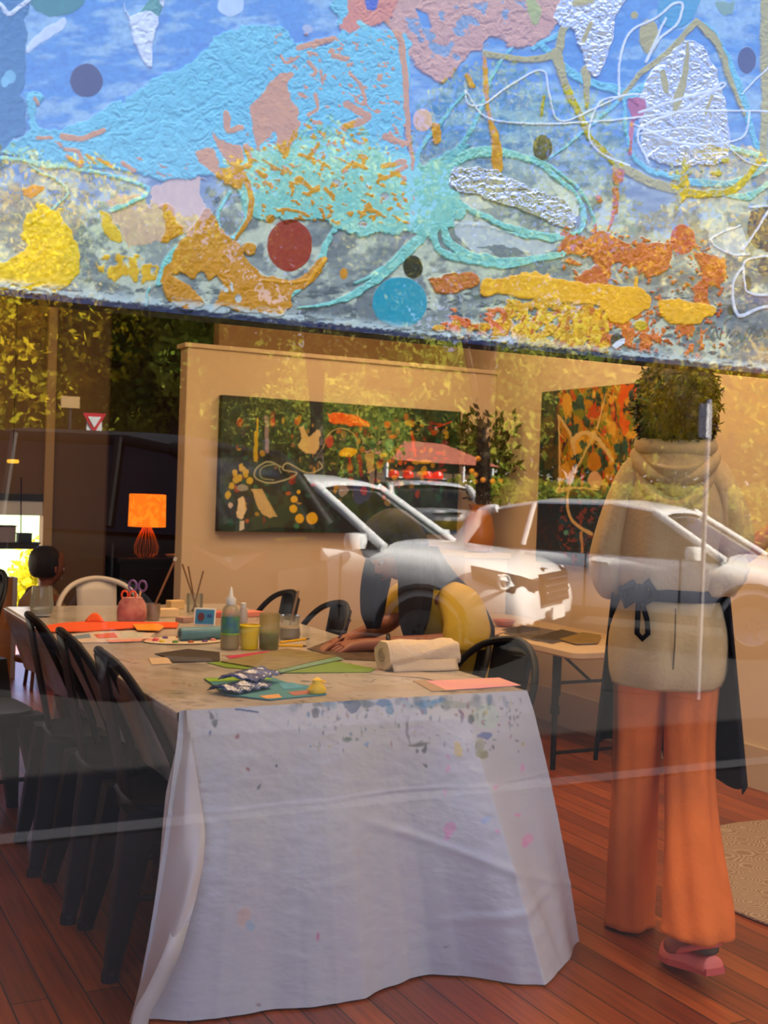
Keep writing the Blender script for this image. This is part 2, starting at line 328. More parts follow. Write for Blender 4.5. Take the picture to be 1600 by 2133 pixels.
# both faces of the thin pane reflect like the outer face (same angle either way)
mx2 = N(t, 'ShaderNodeMath', operation='MINIMUM'); mx2.inputs[1].default_value = 1.0
lw = N(t, 'ShaderNodeVectorMath', operation='DOT_PRODUCT'); t.links.new(ge.outputs['Incoming'], lw.inputs[0]); t.links.new(ge.outputs['Normal'], lw.inputs[1])
ab = N(t, 'ShaderNodeMath', operation='ABSOLUTE'); t.links.new(lw.outputs['Value'], ab.inputs[0])
om = N(t, 'ShaderNodeMath', operation='SUBTRACT'); om.inputs[0].default_value = 1.0; t.links.new(ab.outputs[0], om.inputs[1])
p5 = N(t, 'ShaderNodeMath', operation='POWER'); p5.inputs[1].default_value = 5.0; t.links.new(om.outputs[0], p5.inputs[0])
ma = N(t, 'ShaderNodeMath', operation='MULTIPLY_ADD'); ma.inputs[1].default_value = 0.92; ma.inputs[2].default_value = 0.054; t.links.new(p5.outputs[0], ma.inputs[0])
t.links.new(ma.outputs[0], mx2.inputs[0])
t.links.new(mx2.outputs[0], ms.inputs[0]); t.links.new(tr.outputs[0], ms.inputs[1]); t.links.new(gg.outputs[0], ms.inputs[2])
t.nodes.remove(fr)
out = N(t, 'ShaderNodeOutputMaterial'); t.links.new(ms.outputs[0], out.inputs[0])
YG = 0.90
sbox('roof', -3.2, 4.3, 0.98, 10.4, 3.1, 3.3, FACADE)
wn = sbox('window_1', -1.4, 3.9, YG, YG + 0.006, 0.42, 2.75, GL)
# ================================================================ LARGE CANVAS HANGING BEHIND THE GLASS
YP = 1.0
def front_canvas():
    xs = np.concatenate([np.linspace(-0.45, 0.12, 50)[:-1], np.linspace(0.12, 1.06, 1130), np.linspace(1.06, 1.55, 60)[1:]])
    zs = np.concatenate([np.linspace(1.476, 1.925, 520), np.linspace(1.925, 2.35, 45)[1:]])
    XX, ZZ = np.meshgrid(xs, zs); P = np.stack([XX, np.full_like(XX, YP), ZZ], -1); X, Y = projA(P)
    A = Art(X, Y, (0, 0, 0), 1.0, 1)
    # ground: blue top running into grey green below, dry-brushed
    t = sstep(240, 470, Y + 60 * (fbm(X / 120, Y / 60, 3) - 0.5) + 40 * (X < 600) * 0)
    st = fbm(X / 50 + Y / 200, Y / 15, 8, 6); fl = fbm(X / 90, Y / 70, 14, 4)
    blue = np.array(lin((70, 140, 196))); blue2 = np.array(lin((142, 186, 206))); deep = np.array(lin((50, 108, 178)))
    g1 = np.array(lin((146, 160, 156))); g2 = np.array(lin((196, 208, 184))); g3 = np.array(lin((112, 126, 130)))
    k = sstep(0.42, 0.62, st * 0.55 + fl * 0.45)[..., None]; k2 = sstep(0.5, 0.7, fbm(X / 14, Y / 10, 40, 4))[..., None]
    top = blue * (1 - k) + blue2 * k; top = top * (1 - k2 * 0.35) + deep * k2 * 0.35
    low = g3 * (1 - k) + g1 * k; k3 = sstep(0.48, 0.66, fbm(X / 34, Y / 30, 50, 5))[..., None]; low = low * (1 - k3) + g2 * k3
    fine = fbm(X / 7, Y / 6, 81, 3)[..., None]; top = top * (0.84 + .34 * fine); low = low * (0.88 + .26 * fine)
    kd = (sstep(0.56, 0.7, fbm(X / 22, Y / 9, 60, 4)) * sstep(520, 620, Y))[..., None]; low = low * (1 - kd) + np.array(lin((84, 98, 104))) * kd
    A.col = top * (1 - t[..., None]) + low * t[..., None]
    A.h = 0.5 * (st - 0.5) + 0.7 * (fbm(X / 12, Y / 8, 70, 4) - 0.5)
    a = A
    CY = (96, 190, 200); MT = (126, 208, 196); OR = (206, 140, 12); YE = (242, 176, 10); RU = (196, 84, 24); TAN = (196, 146, 92); WH = (214, 226, 232); OL = (176, 164, 20)
    a.poly([(-60, -20), (48, -20), (55, 80), (46, 200), (50, 280), (26, 290), (22, 345), (-60, 345)], (40, 112, 146), 1.5, 8)
    a.ell(20, 160, 12, 14, (110, 180, 200)); a.ell(10, 170, 8, 12, (120, 190, 210))
    a.ell(118, -12, 62, 46, (38, 126, 104), 1.0, 6)
    a.poly([(135, 38), (142, 50), (120, 70), (60, 108), (55, 98), (90, 60)], WH, 1.0, 4, op=0.8)
    a.line([(0, 10), (20, 30), (60, 0)], 9, WH, 1.5)
    a.poly([(258, -5), (270, 30), (290, 28), (345, -10), (330, 40), (318, 90), (312, 138), (298, 132), (284, 100), (272, 60)], WH, 2.0, 5)
    a.poly([(290, 28), (318, -8), (338, 12), (330, 38), (310, 26)], (60, 140, 110), 1, 4)
    a.ell(480, 10, 26, 26, (190, 214, 224), 1, 5, op=0.9)
    a.poly([(90, 270), (200, 232), (230, 250), (150, 262)], (150, 190, 205), 0.6, 10, op=0.5)
    # pale patches
    a.poly([(215, 430), (262, 398), (310, 420), (345, 362), (408, 366), (415, 410), (432, 438), (420, 470), (360, 500), (330, 505), (270, 515), (250, 480)], (212, 180, 150), 0.8, 12)
    # the big turquoise web
    a.poly([(0, 318), (40, 292), (58, 262), (48, 214), (60, 186), (84, 196), (70, 240), (108, 278), (200, 238), (262, 208), (330, 160), (402, 128), (448, 82), (505, 56), (562, 54), (602, 66), (630, 92), (700, 84), (694, 20), (690, -30), (742, -30), (740, 30), (760, 58), (832, 62), (852, 110), (852, 200), (846, 290), (862, 350), (930, 318), (985, 300), (935, 345), (935, 400), (960, 440), (900, 470), (860, 482), (780, 488), (700, 470), (640, 452), (560, 452), (520, 430), (498, 392), (430, 372), (340, 372), (250, 352), (150, 352), (60, 340)], CY, 2.2, 9)
    a.poly([(495, 330), (560, 300), (700, 292), (850, 330), (935, 350), (950, 430), (900, 480), (780, 492), (700, 476), (640, 456), (560, 458), (520, 436), (500, 400)], MT, 2.4, 12)
    for pts, wd in ([[(60, 230), (110, 320), (250, 350)], 10], [[(0, 330), (120, 345), (250, 372), (310, 400), (230, 440)], 9], [[(60, 345), (140, 400), (60, 470)], 5],
                    [[(500, 400), (512, 450), (485, 495), (460, 480), (455, 440), (480, 400)], 8], [[(700, 470), (680, 510), (660, 560), (600, 620)], [10, 16, 12]],
                    [[(880, 480), (830, 540), (760, 600), (700, 630), (620, 640)], [22, 24, 16, 10, 4]], [[(900, 470), (860, 520), (780, 570), (740, 590)], [10, 9, 6]],
                    [[(330, 590), (350, 540), (370, 520)], 14], [[(310, 600), (302, 640)], 6], [[(350, 560), (400, 552)], 6], [[(900, 490), (930, 530), (1040, 552), (1120, 540), (1180, 525)], [16, 16, 12, 8]],
                    [[(930, 360), (980, 325), (1080, 325), (1160, 370), (1212, 430), (1205, 480), (1150, 495), (1050, 470), (960, 430), (920, 440)], [12, 16, 10, 12, 14, 14, 12]],
                    [[(920, 350), (1000, 310), (1120, 335), (1200, 390), (1235, 450), (1240, 500)], [12, 8, 6, 5]], [[(900, 400), (960, 440), (930, 470), (900, 450)], 16], [[(930, 470), (1000, 470), (1080, 490), (1150, 500)], [10, 5, 10]],
                    [[(920, 470), (950, 520), (1050, 545), (1170, 530)], [14, 18, 14]], [[(860, 350), (880, 300), (960, 205), (975, 195)], [12, 8, 6]], [[(930, 340), (970, 290), (1000, 225), (1030, 150), (1065, 100)], [16, 9, 10, 6]],
                    [[(1110, 100), (1180, 60), (1215, 30)], 9], [[(1130, 95), (1200, 160), (1300, 195), (1360, 230), (1400, 262)], [12, 20, 14, 8]], [[(1300, 205), (1340, 180), (1400, 110), (1450, 50), (1500, 100), (1545, 200), (1570, 290), (1600, 340)], [16, 14, 10, 16, 16, 12, 10]],
                    [[(1300, 200), (1305, 280), (1320, 330), (1380, 365), (1480, 385), (1560, 370), (1600, 340)], [10, 8, 12, 16, 14, 10]], [[(1290, 210), (1200, 290), (1130, 340)], [8, 3]], [[(1400, 262), (1490, 300), (1600, 330)], [8, 14, 12]], [[(1480, 400), (1560, 410), (1600, 380)], [8, 14, 12]]):
        a.line(pts, wd, CY if min(p[1] for p in pts) < 250 else MT, 2.2, 5)
    a.poly([(860, 390), (930, 380), (960, 430), (930, 480), (870, 490), (840, 450)], MT, 2.4, 8)
    a.poly([(950, 410), (1000, 408), (1030, 432), (980, 435)], (206, 214, 196), .6, 4); a.poly([(1140, 370), (1190, 400), (1208, 440), (1190, 450), (1160, 400)], (208, 220, 196), .6, 4)
    a.poly([(945, 460), (1000, 462), (1100, 500), (1160, 508), (1120, 530), (1000, 525), (955, 500)], (188, 202, 204), .5, 5); a.poly([(990, 510), (1060, 512), (1110, 526), (1040, 535)], (110, 126, 136), .5, 6)
    for p in ([(835, 482), (870, 490), (830, 520), (812, 516)], [(690, 490), (720, 478), (700, 520)]): a.poly(p, (132, 144, 150), .3, 3)
    for p in ((755, 466), (640, 60), (700, 380), (802, 412)): a.ell(p[0], p[1], 10, 8, (166, 178, 190), .2, 5)
    a.poly([(1375, -10), (1455, -10), (1440, 40), (1410, 62), (1372, 44)], (40, 150, 180), 1.5, 5)
    # orange specks riding on the turquoise
    a.specks([(500, 300), (860, 250), (870, 400), (860, 470), (700, 470), (540, 450)], OR, 0.66, 13, 9, 90, 3.2)
    a.specks([(560, 70), (850, 60), (850, 300), (500, 320)], OR, 0.73, 18, 10, 93, 3.2)
    a.specks([(60, 270), (330, 330), (500, 300), (640, 330), (560, 400), (420, 380), (150, 340)], (196, 140, 70), 0.70, 26, 9, 95, 3.0)
    for p, w_ in (([(130, 285), (170, 290), (215, 272)], 12), ([(75, 288), (105, 290)], 8), ([(135, 310), (165, 318), (168, 345), (140, 325)], 9), ([(200, 330), (230, 345)], 7), ([(255, 340), (278, 356)], 9), ([(70, 205), (78, 216)], 7),
                  ([(620, 100), (650, 92), (690, 82)], 12), ([(585, 115), (595, 130), (620, 120)], 7), ([(640, 112), (660, 118)], 6), ([(695, 118), (722, 124)], 12), ([(640, 132), (655, 150), (650, 160)], 8), ([(728, 152), (750, 180), (758, 215)], [6, 10, 5]),
                  ([(665, 150), (672, 175)], 6), ([(640, 240), (660, 225), (655, 200)], 8), ([(470, 240), (475, 270), (500, 268)], 13), ([(720, 220), (735, 230), (765, 245), (718, 265)], 14), ([(550, 265), (560, 265)], 6), ([(660, 300), (640, 330)], 8),
                  ([(510, 305), (520, 340), (505, 350)], 12), ([(500, 350), (522, 410), (518, 450), (492, 496)], [10, 12, 8]), ([(535, 360), (552, 370)], 11), ([(620, 325), (650, 330)], 7), ([(715, 358), (730, 345)], 9), ([(640, 405), (660, 392)], 10), ([(675, 395), (690, 410)], 9),
                  ([(585, 438), (620, 440), (640, 450)], 6), ([(760, 438), (776, 442)], 8), ([(800, 285), (845, 300)], 14), ([(795, 345), (840, 340)], 11), ([(800, 372), (842, 350)], 9), ([(735, 340), (755, 350)], 8)):
        a.line(p, w_, OR, 3.2, 5, spl=len(p) > 2)
    a.poly([(520, 230), (545, 188), (560, 172), (590, 150), (608, 162), (600, 208), (622, 252), (600, 322), (586, 318), (572, 272), (548, 300), (534, 312), (530, 262)], OR, 3.0, 7)
    a.poly([(442, 275), (470, 300), (502, 302), (498, 345), (480, 350), (455, 320)], OR, 3.0, 6); a.poly([(405, 312), (440, 310), (455, 350), (500, 352), (505, 390), (470, 384), (425, 350)], OR, 3.0, 6)
    a.ell(562, 456, 10, 9, OR); a.ell(621, 376, 10, 8, OR, 3)
    for p, w_ in (([(770, 20), (820, 60), (838, 130), (846, 220), (852, 290), (858, 355)], [8, 12, 14, 10, 6]), ([(1008, 120), (1012, 180), (1018, 240), (1030, 300), (1036, 350)], [10, 12, 10, 20, 26]), ([(905, 262), (908, 292)], 18), ([(975, 160), (982, 178)], 12), ([(1280, 350), (1284, 380)], 12)):
        a.line(p, w_, OR, 3, 5)
    a.ell(880, 250, 20, 23, (222, 180, 160), .8)
    a.poly([(700, 62), (722, 30), (740, -20), (880, -20), (862, 10), (800, 48), (745, 66)], (216, 122, 0), 2.4, 8); a.poly([(755, -10), (788, -10), (780, 24), (764, 20)], (30, 70, 170), 1, 3); a.line([(748, 48), (760, 60)], 12, MT, 3)
    a.poly([(812, 50), (870, -20), (1190, -20), (1145, 60), (1118, 92), (1060, 100), (1052, 84), (1012, 84), (1005, 108), (965, 120), (940, 158), (916, 168), (890, 158), (862, 128), (845, 118), (848, 88)], (204, 150, 104), 2.0, 9)
    a.specks([(840, 20), (1100, 0), (1060, 80), (900, 150), (850, 100)], (120, 150, 170), 0.64, 26, 18, 97, 1.0); a.poly([(862, 18), (890, 30), (896, 62), (880, 60)], blue, 0.2, 3)
    a.poly([(1095, -10), (1122, 10), (1118, 50), (1104, 48), (1092, 18)], (166, 176, 40), 3, 4)
    # olive strands
    for p, w_ in (([(1010, 112), (1070, 122), (1120, 122), (1160, 110), (1172, 62), (1200, 20)], [14, 14, 16, 18, 14]), ([(1158, 110), (1178, 180), (1212, 250), (1232, 292), (1300, 352), (1400, 396), (1500, 404), (1552, 374), (1588, 318)], [22, 16, 12, 14, 22, 14, 16, 10]),
                  ([(1450, 46), (1400, 100), (1330, 158), (1290, 210)], [14, 12, 8]), ([(1450, 46), (1490, 90), (1520, 170), (1550, 240)], [14, 16, 10, 6]), ([(1432, 90), (1424, 150), (1410, 200), (1402, 250)], [8, 14, 18, 6]), ([(1596, -10), (1590, 100), (1592, 220), (1588, 330)], [20, 16, 16]),
                  ([(1430, 300), (1432, 330)], 10), ([(1422, 345), (1420, 400), (1404, 440)], [10, 24, 4]), ([(1220, 150), (1222, 200), (1220, 225)], [22, 12, 6]), ([(1130, 200), (1128, 240)], 6)): a.line(p, w_, OL, 2.2, 4)
    a.ell(1352, 76, 20, 36, OL, 1.6, 4); a.ell(1322, 32, 8, 8, OL); a.poly([(1490, 0), (1535, 0), (1530, 30), (1510, 38)], (120, 160, 120), 1, 6)
    # foil
    def foil(pts, sd):
        n0 = np.array(pts, float); M = a.region(n0[:, 0].min() - 8, n0[:, 1].min() - 8, n0[:, 0].max() + 8, n0[:, 1].max() + 8)
        X_ = a.X[M]; Y_ = a.Y[M]; d = a.sd_poly(cat_rom(pts + [pts[0]], 3)[:-1], X_ + a.wx[M] * 7, Y_ + a.wy[M] * 7); k_ = sstep(-1, 1, d)
        a.apply(M, k_, (178, 184, 192), 2.0, met=0.92, r=0.24, var=0.05)
        cr_ = np.abs(fbm(X_ / 24, Y_ / 15, sd, 4) - 0.5) * 10; a.h[M] += cr_ * k_
    foil([(938, 358), (945, 352), (972, 350), (1020, 352), (1060, 372), (1140, 402), (1172, 420), (1196, 452), (1185, 478), (1150, 472), (1110, 446), (1040, 424), (960, 400), (936, 384)], 5)
    foil([(1148, 36), (1185, -20), (1310, -20), (1285, 30), (1275, 80), (1262, 130), (1240, 160), (1222, 150), (1212, 110), (1195, 66), (1165, 52)], 15)
    foil([(1426, 84), (1462, 96), (1490, 150), (1512, 220), (1518, 300), (1500, 340), (1430, 345), (1350, 330), (1330, 230), (1352, 150)], 25)
    for p, w_ in (([(1195, 10), (1230, 0)], 14), ([(1230, 50), (1215, 85)], 9), ([(1432, 92), (1426, 150), (1410, 205), (1402, 240)], [6, 14, 20, 6]), ([(1380, 150), (1385, 190)], 12), ([(1480, 200), (1468, 240)], 6)): a.line(p, w_, OL, 3, 4, spl=len(p) > 2)
    a.specks([(1340, 330), (1520, 330), (1500, 375), (1380, 372)], (170, 176, 60), .58, 12, 9, 98, 2)
    # rust, orange and yellow lower right
    a.poly([(1168, 512), (1190, 486), (1222, 494), (1262, 486), (1300, 502), (1322, 520), (1352, 504), (1402, 506), (1392, 545), (1376, 570), (1350, 584), (1322, 558), (1276, 552), (1262, 600), (1222, 606), (1204, 572), (1238, 560), (1222, 536), (1188, 530)], RU, 2.2, 8)
    a.poly([(1440, 524), (1500, 534), (1504, 588), (1474, 598), (1478, 640), (1442, 640), (1444, 596), (1462, 580), (1454, 548)], RU, 2.2, 7)
    a.poly([(888, 586), (930, 572), (985, 568), (996, 590), (950, 612), (915, 606)], (196, 106, 34), 2.0, 7)
    for p, w_ in (([(1290, 360), (1286, 372)], 20), ([(1281, 398), (1284, 440)], [14, 28, 10]), ([(1278, 440), (1268, 480)], [8, 4, 6]), ([(1240, 470), (1236, 500)], [5, 12]), ([(1248, 412), (1250, 420)], 12), ([(1180, 545), (1200, 552)], 10), ([(1165, 520), (1190, 500)], 10), ([(1240, 560), (1238, 620)], [14, 12]), ([(1215, 600), (1250, 612)], 10)): a.line(p, w_, RU, 2.2, 6, spl=len(p) > 2)
    a.specks([(1150, 470), (1520, 500), (1510, 720), (1440, 760), (1180, 700)], RU, 0.66, 10, 10, 99, 2.0)
    a.poly([(1300, 640), (1350, 650), (1400, 655), (1482, 662), (1470, 690), (1452, 745), (1426, 740), (1412, 705), (1382, 728), (1352, 716), (1330, 742), (1296, 742), (1262, 720), (1180, 700), (1176, 660), (1250, 650)], (214, 104, 28), 1.6, 14, holes=0.42)
    a.poly([(1062, 618), (1160, 622), (1256, 640), (1262, 690), (1272, 744), (1180, 738), (1100, 724), (1052, 720), (920, 692), (912, 674), (962, 672), (1040, 668)], (222, 162, 10), 2.0, 12, holes=0.36, var=0.35)
    a.specks([(1000, 640), (1280, 640), (1280, 740), (980, 700)], (196, 92, 20), 0.64, 8, 22, 101, 2.4); a.specks([(920, 640), (1060, 640), (1040, 710), (910, 690)], (228, 110, 40), 0.56, 20, 12, 102, 2.2); a.specks([(1060, 620), (1270, 640), (1270, 740), (1060, 720)], (240, 196, 40), .58, 10, 10, 107, 2.8)
    a.poly([(1085, 566), (1120, 568), (1170, 580), (1120, 592), (1080, 588)], YE, 1.6, 8)
    a.poly([(998, 596), (1008, 578), (1042, 578), (1140, 576), (1240, 592), (1330, 602), (1355, 618), (1350, 640), (1330, 650), (1300, 672), (1268, 668), (1250, 640), (1180, 628), (1100, 620), (1040, 614), (1006, 616)], YE, 4.0, 6)
    a.poly([(1366, 636), (1380, 624), (1440, 628), (1484, 634), (1486, 650), (1470, 662), (1458, 680), (1400, 674), (1372, 656)], YE, 4.0, 5); a.line([(1325, 582), (1322, 605)], 9, YE, 2.5)
    a.ell(1334, 678, 14, 11, (206, 178, 20), 2)
    # orange mass lower left
    a.poly([(330, 592), (352, 548), (372, 515), (402, 470), (432, 434), (446, 446), (470, 486), (500, 506), (512, 540), (545, 570), (590, 580), (636, 574), (662, 540), (680, 536), (672, 562), (644, 596), (614, 600), (606, 632), (580, 662), (540, 656), (500, 650), (462, 640), (446, 646), (462, 600), (448, 572), (432, 582), (416, 566), (402, 588), (372, 566)], OR, 2.6, 7)
    a.poly([(332, 588), (350, 570), (382, 590), (428, 632), (392, 648), (368, 640), (342, 612)], OR, 2.2, 6)
    a.line([(640, 590), (660, 560), (678, 540)], 8, (232, 164, 20), 3.4); a.line([(540, 584), (600, 588), (640, 584)], 5, (226, 158, 18), 3.4)
    a.ell(496, 622, 7, 8, (190, 200, 196)); a.line([(462, 598), (470, 606)], 9, (200, 210, 200)); a.line([(480, 592), (482, 606)], 6, (200, 210, 200)); a.ell(716, 570, 8, 12, OR); a.ell(518, 518, 14, 12, OR, 2, 6)
    YL = (238, 200, 20)
    a.poly([(58, 446), (84, 426), (112, 432), (140, 452), (158, 500), (166, 556), (124, 602), (60, 604), (-20, 596), (-20, 560), (36, 536), (50, 490)], YL, 1.6, 12, var=.25); a.poly([(44, 392), (66, 384), (90, 396), (76, 414), (52, 410)], (226, 150, 60), 1.2, 8)
    a.poly([(196, 546), (228, 528), (276, 530), (330, 556), (322, 574), (268, 582), (214, 574)], (226, 178, 20), 1.4, 12, holes=.4); a.poly([(204, 436), (222, 444), (236, 462), (256, 500), (236, 508), (214, 476)], (226, 184, 30), 1.4, 8); a.poly([(332, 426), (350, 420), (366, 452), (384, 486), (362, 500), (336, 506), (342, 470)], (220, 150, 20), 1.4, 8)
    a.poly([(-20, 600), (30, 606), (90, 614), (60, 622), (-20, 620)], (206, 176, 40), 1.0, 8, holes=.4)
    # pale blobs, dots
    a.ell(1500, 495, 24, 44, (190, 212, 206), .8, 6, op=0.7); a.ell(1532, 505, 24, 34, (206, 222, 220), 1, 8, op=0.8)
    for (x, y, rx, ry, c) in ((180, 168, 34, 35, (34, 30, 44)), (1130, 308, 20, 28, (56, 48, 34)), (1556, 125, 19, 28, (44, 44, 60)), (603, 511, 47, 54, (158, 44, 30)), (1422, 499, 26, 32, (184, 38, 40)), (860, 556, 21, 24, (14, 20, 20)),
                              (833, 630, 57, 53, (18, 158, 182)), (1285, 710, 15, 16, (22, 26, 34)), (452, 415, 7, 7, (40, 80, 110))):
        a.ell(x, y, rx, ry, c, 0.9, 2, 1.0, r=0.3, var=0.05)
    a.poly([(1272, 722), (1284, 710), (1300, 704), (1298, 716), (1282, 726)], (216, 228, 236), 1, 2)
    a.poly([(1562, 440), (1640, 425), (1640, 512), (1590, 524), (1566, 500), (1558, 470)], (26, 36, 78), 1.2, 6); a.ell(1592, 556, 14, 20, (60, 72, 92)); a.ell(1556, 590, 10, 16, (70, 80, 70)); a.ell(1524, 646, 8, 10, (60, 66, 50)); a.poly([(1550, 612), (1640, 618), (1640, 634), (1552, 632)], (110, 124, 150), 1, 4)
    a.poly([(1310, 208), (1335, 205), (1348, 225), (1340, 240), (1318, 250)], (180, 70, 90), 1.4, 6); a.line([(1318, 250), (1310, 320)], [9, 14, 8], (196, 90, 96), 1.4, spl=False)
    # white dribbled lines
    for p, w_ in (([(968, 190), (975, 218), (1005, 218), (1060, 180), (1110, 150), (1135, 152), (1142, 190), (1156, 245), (1186, 250), (1240, 225), (1300, 200), (1345, 198)], 4), ([(970, 190), (1010, 245), (1100, 258), (1220, 255), (1320, 246)], 4), ([(1288, 200), (1290, 130), (1310, 70), (1370, 35), (1400, 10), (1420, 10), (1410, 50), (1370, 85), (1345, 130), (1385, 40)], 5),
                  ([(1320, 246), (1450, 232), (1640, 233)], 4), ([(1300, 200), (1248, 215), (1225, 280), (1250, 320), (1310, 345)], 4), ([(1330, 235), (1420, 205), (1500, 185), (1500, 175), (1430, 225), (1330, 270), (1350, 340)], 5), ([(1320, 260), (1420, 300), (1540, 290), (1560, 235)], 4), ([(1330, 280), (1460, 270), (1560, 340), (1640, 340)], 3), ([(1545, 195), (1600, 140)], 3),
                  ([(1562, 432), (1600, 430)], 5), ([(1600, 440), (1575, 480), (1562, 500), (1545, 520)], [5, 4, 8]), ([(1640, 528), (1560, 540), (1545, 560), (1526, 590), (1527, 630), (1535, 655), (1552, 656), (1590, 640), (1640, 642)], [5, 4, 5, 5, 7, 8, 6, 9]), ([(1548, 560), (1550, 590), (1562, 612), (1640, 616)], [5, 4, 6]), ([(1540, 470), (1480, 500), (1520, 530), (1560, 530)], 4)):
        a.line(p, w_, (218, 228, 238), 3.0, 1.5, 0.8)
    # the signature
    for p in ([(1470, 703), (1477, 690), (1488, 672)], [(1484, 700), (1488, 690)], [(1488, 672), (1496, 702), (1500, 706)], [(1500, 706), (1504, 686)], [(1513, 703), (1520, 688)], [(1520, 704), (1532, 690)], [(1508, 674), (1522, 664)], [(1534, 702), (1538, 692), (1544, 712), (1552, 704), (1558, 686)], [(1562, 700), (1568, 688), (1576, 692), (1574, 704)], [(1574, 706), (1586, 684), (1590, 700)], [(1590, 700), (1600, 688), (1604, 706)], [(1570, 712), (1576, 710)]):
        a.line(p, 4.2, (84, 96, 92), -0.6, 1.2, 0.9, spl=len(p) > 2, op=0.85)
    # border: pale drag of paint, then the dark navy wrapped edge
    edge = (ZZ - 1.476) * 1000
    n_ = fbm(X / 20, Y / 5, 44, 4); k_ = sstep(0.45, 0.55, n_ + 0.1) * sstep(16, 7, edge + 6 * (n_ - .5)) * (1 - 0.5 * sstep(1050, 1100, X) * sstep(1280, 1260, X))
    a.col = a.col * (1 - k_[..., None] * .85) + np.array(lin((198, 220, 218))) * k_[..., None] * .85; a.h += k_ * 0.8
    k_ = sstep(6.5, 4.0, edge + 5 * (fbm(X / 8, Y / 5, 45, 3) - .5)); a.col = a.col * (1 - k_[..., None]) + np.array(lin((16, 30, 78))) * k_[..., None]
    # relief
    X2 = X + a.wx * 46 + 14 * np.sin(Y / 37); Y2 = Y + a.wy * 46 + 12 * np.sin(X / 43); wr = np.abs(fbm(X2 / 30 + Y2 / 90, Y2 / 21 + X2 / 80, 21, 4) - 0.5) * 2; wr2 = np.abs(fbm(X / 9, Y / 9, 27, 3) - 0.5) * 2
    H = a.h + (1 - np.clip(wr * 2.2, 0, 1)) * 3.4 * sstep(1.3, 2.0, a.h) * (1 - .72 * sstep(2.42, 2.7, a.h)) + (1 - wr2) * 0.7 * sstep(1.0, 2.0, a.h) + 0.25 * fbm(X / 5, Y / 4, 61, 2)
    P[..., 1] = YP - H * 0.00038
    root = thing('abstract_painting', 'large unframed abstract canvas of turquoise, orange and blue impasto hanging high inside the window glass', 'painting', (0.55, YP + 0.02, 1.476))
    gridmesh('painted_surface', P, a.col * 0.92, vcmat('oil_paint', 0.42), root, a.met, a.r)
    MB().box((0.55, YP + 0.018, 1.913), (2.0, 0.035, 0.874)).build('canvas_stretcher', mat('canvas_edge', (20, 30, 66), 0.8, var=0.3, vscale=30), root, world=True)
    for x in (-0.2, 1.3): MB().tube([(x, YP + 0.02, 2.35), (x, YP + 0.02, 2.9)], 0.0012, 6).build('hanging_wire', mat('steel_wire', (150, 150, 150), 0.3, 1), root, world=True)
front_canvas()
# ================================================================ THE STREET OUTSIDE (seen mirrored in the glass)
def vr(px, py, d):                       # mirror a sight line in the glass: point at depth d along it, folded back to the street side
    p = CAM + ray(px, py) * d; return np.array([p[0], 2 * YG - p[1], p[2]])
ROADZ = -0.24
ASPH = mat('asphalt', (28, 26, 25), 0.9, var=0.25, vscale=60, bump=0.2, bscale=300)
PAVE = mat('footpath_concrete', (56, 48, 44), 0.9, var=0.12, vscale=12)
sbox('ground_road', -40, 60, -70, -2.98, ROADZ - 0.2, ROADZ, ASPH)
sbox('ground_footpath', -40, 60, -2.85, 0.80, -0.4, -0.10, PAVE)
sbox('kerb', -40, 60, -2.98, -2.85, -0.4, -0.09, mat('kerb_concrete', (130, 126, 120), 0.8))
sbox('ground_back_garden', -14, 40, 11.0, 60, -0.6, -0.5, mat('lawn', (96, 120, 48), 0.9, var=0.3, vscale=8))
CARW = mat('white_car_paint', (232, 232, 232), 0.28, coat=0.6)
CARS_ = mat('silver_car_paint', (196, 202, 216), 0.3, coat=0.6)
CGLASS = mat('car_glass', (10, 11, 12), 0.06, spec=.25); RUB = mat('tyre_rubber', (20, 20, 20), 0.8); RIM = mat('alloy_rim', (150, 152, 156), 0.3, 0.8)
CHR = mat('chrome', (210, 210, 212), 0.12, 1.0); BLKP = mat('black_plastic', (22, 22, 24), 0.5); LAMPG = mat('headlight_lens', (36, 38, 42), 0.15)
REDL = mat('tail_light', (190, 14, 22), 0.2, emit=(255, 30, 40), estr=1.5); YPL = mat('yellow_plate', (240, 190, 30), 0.4); WPL = mat('white_plate', (226, 226, 220), 0.4)
def interp(tab, x): return float(np.interp(x, [t[0] for t in tab], [t[1] for t in tab]))
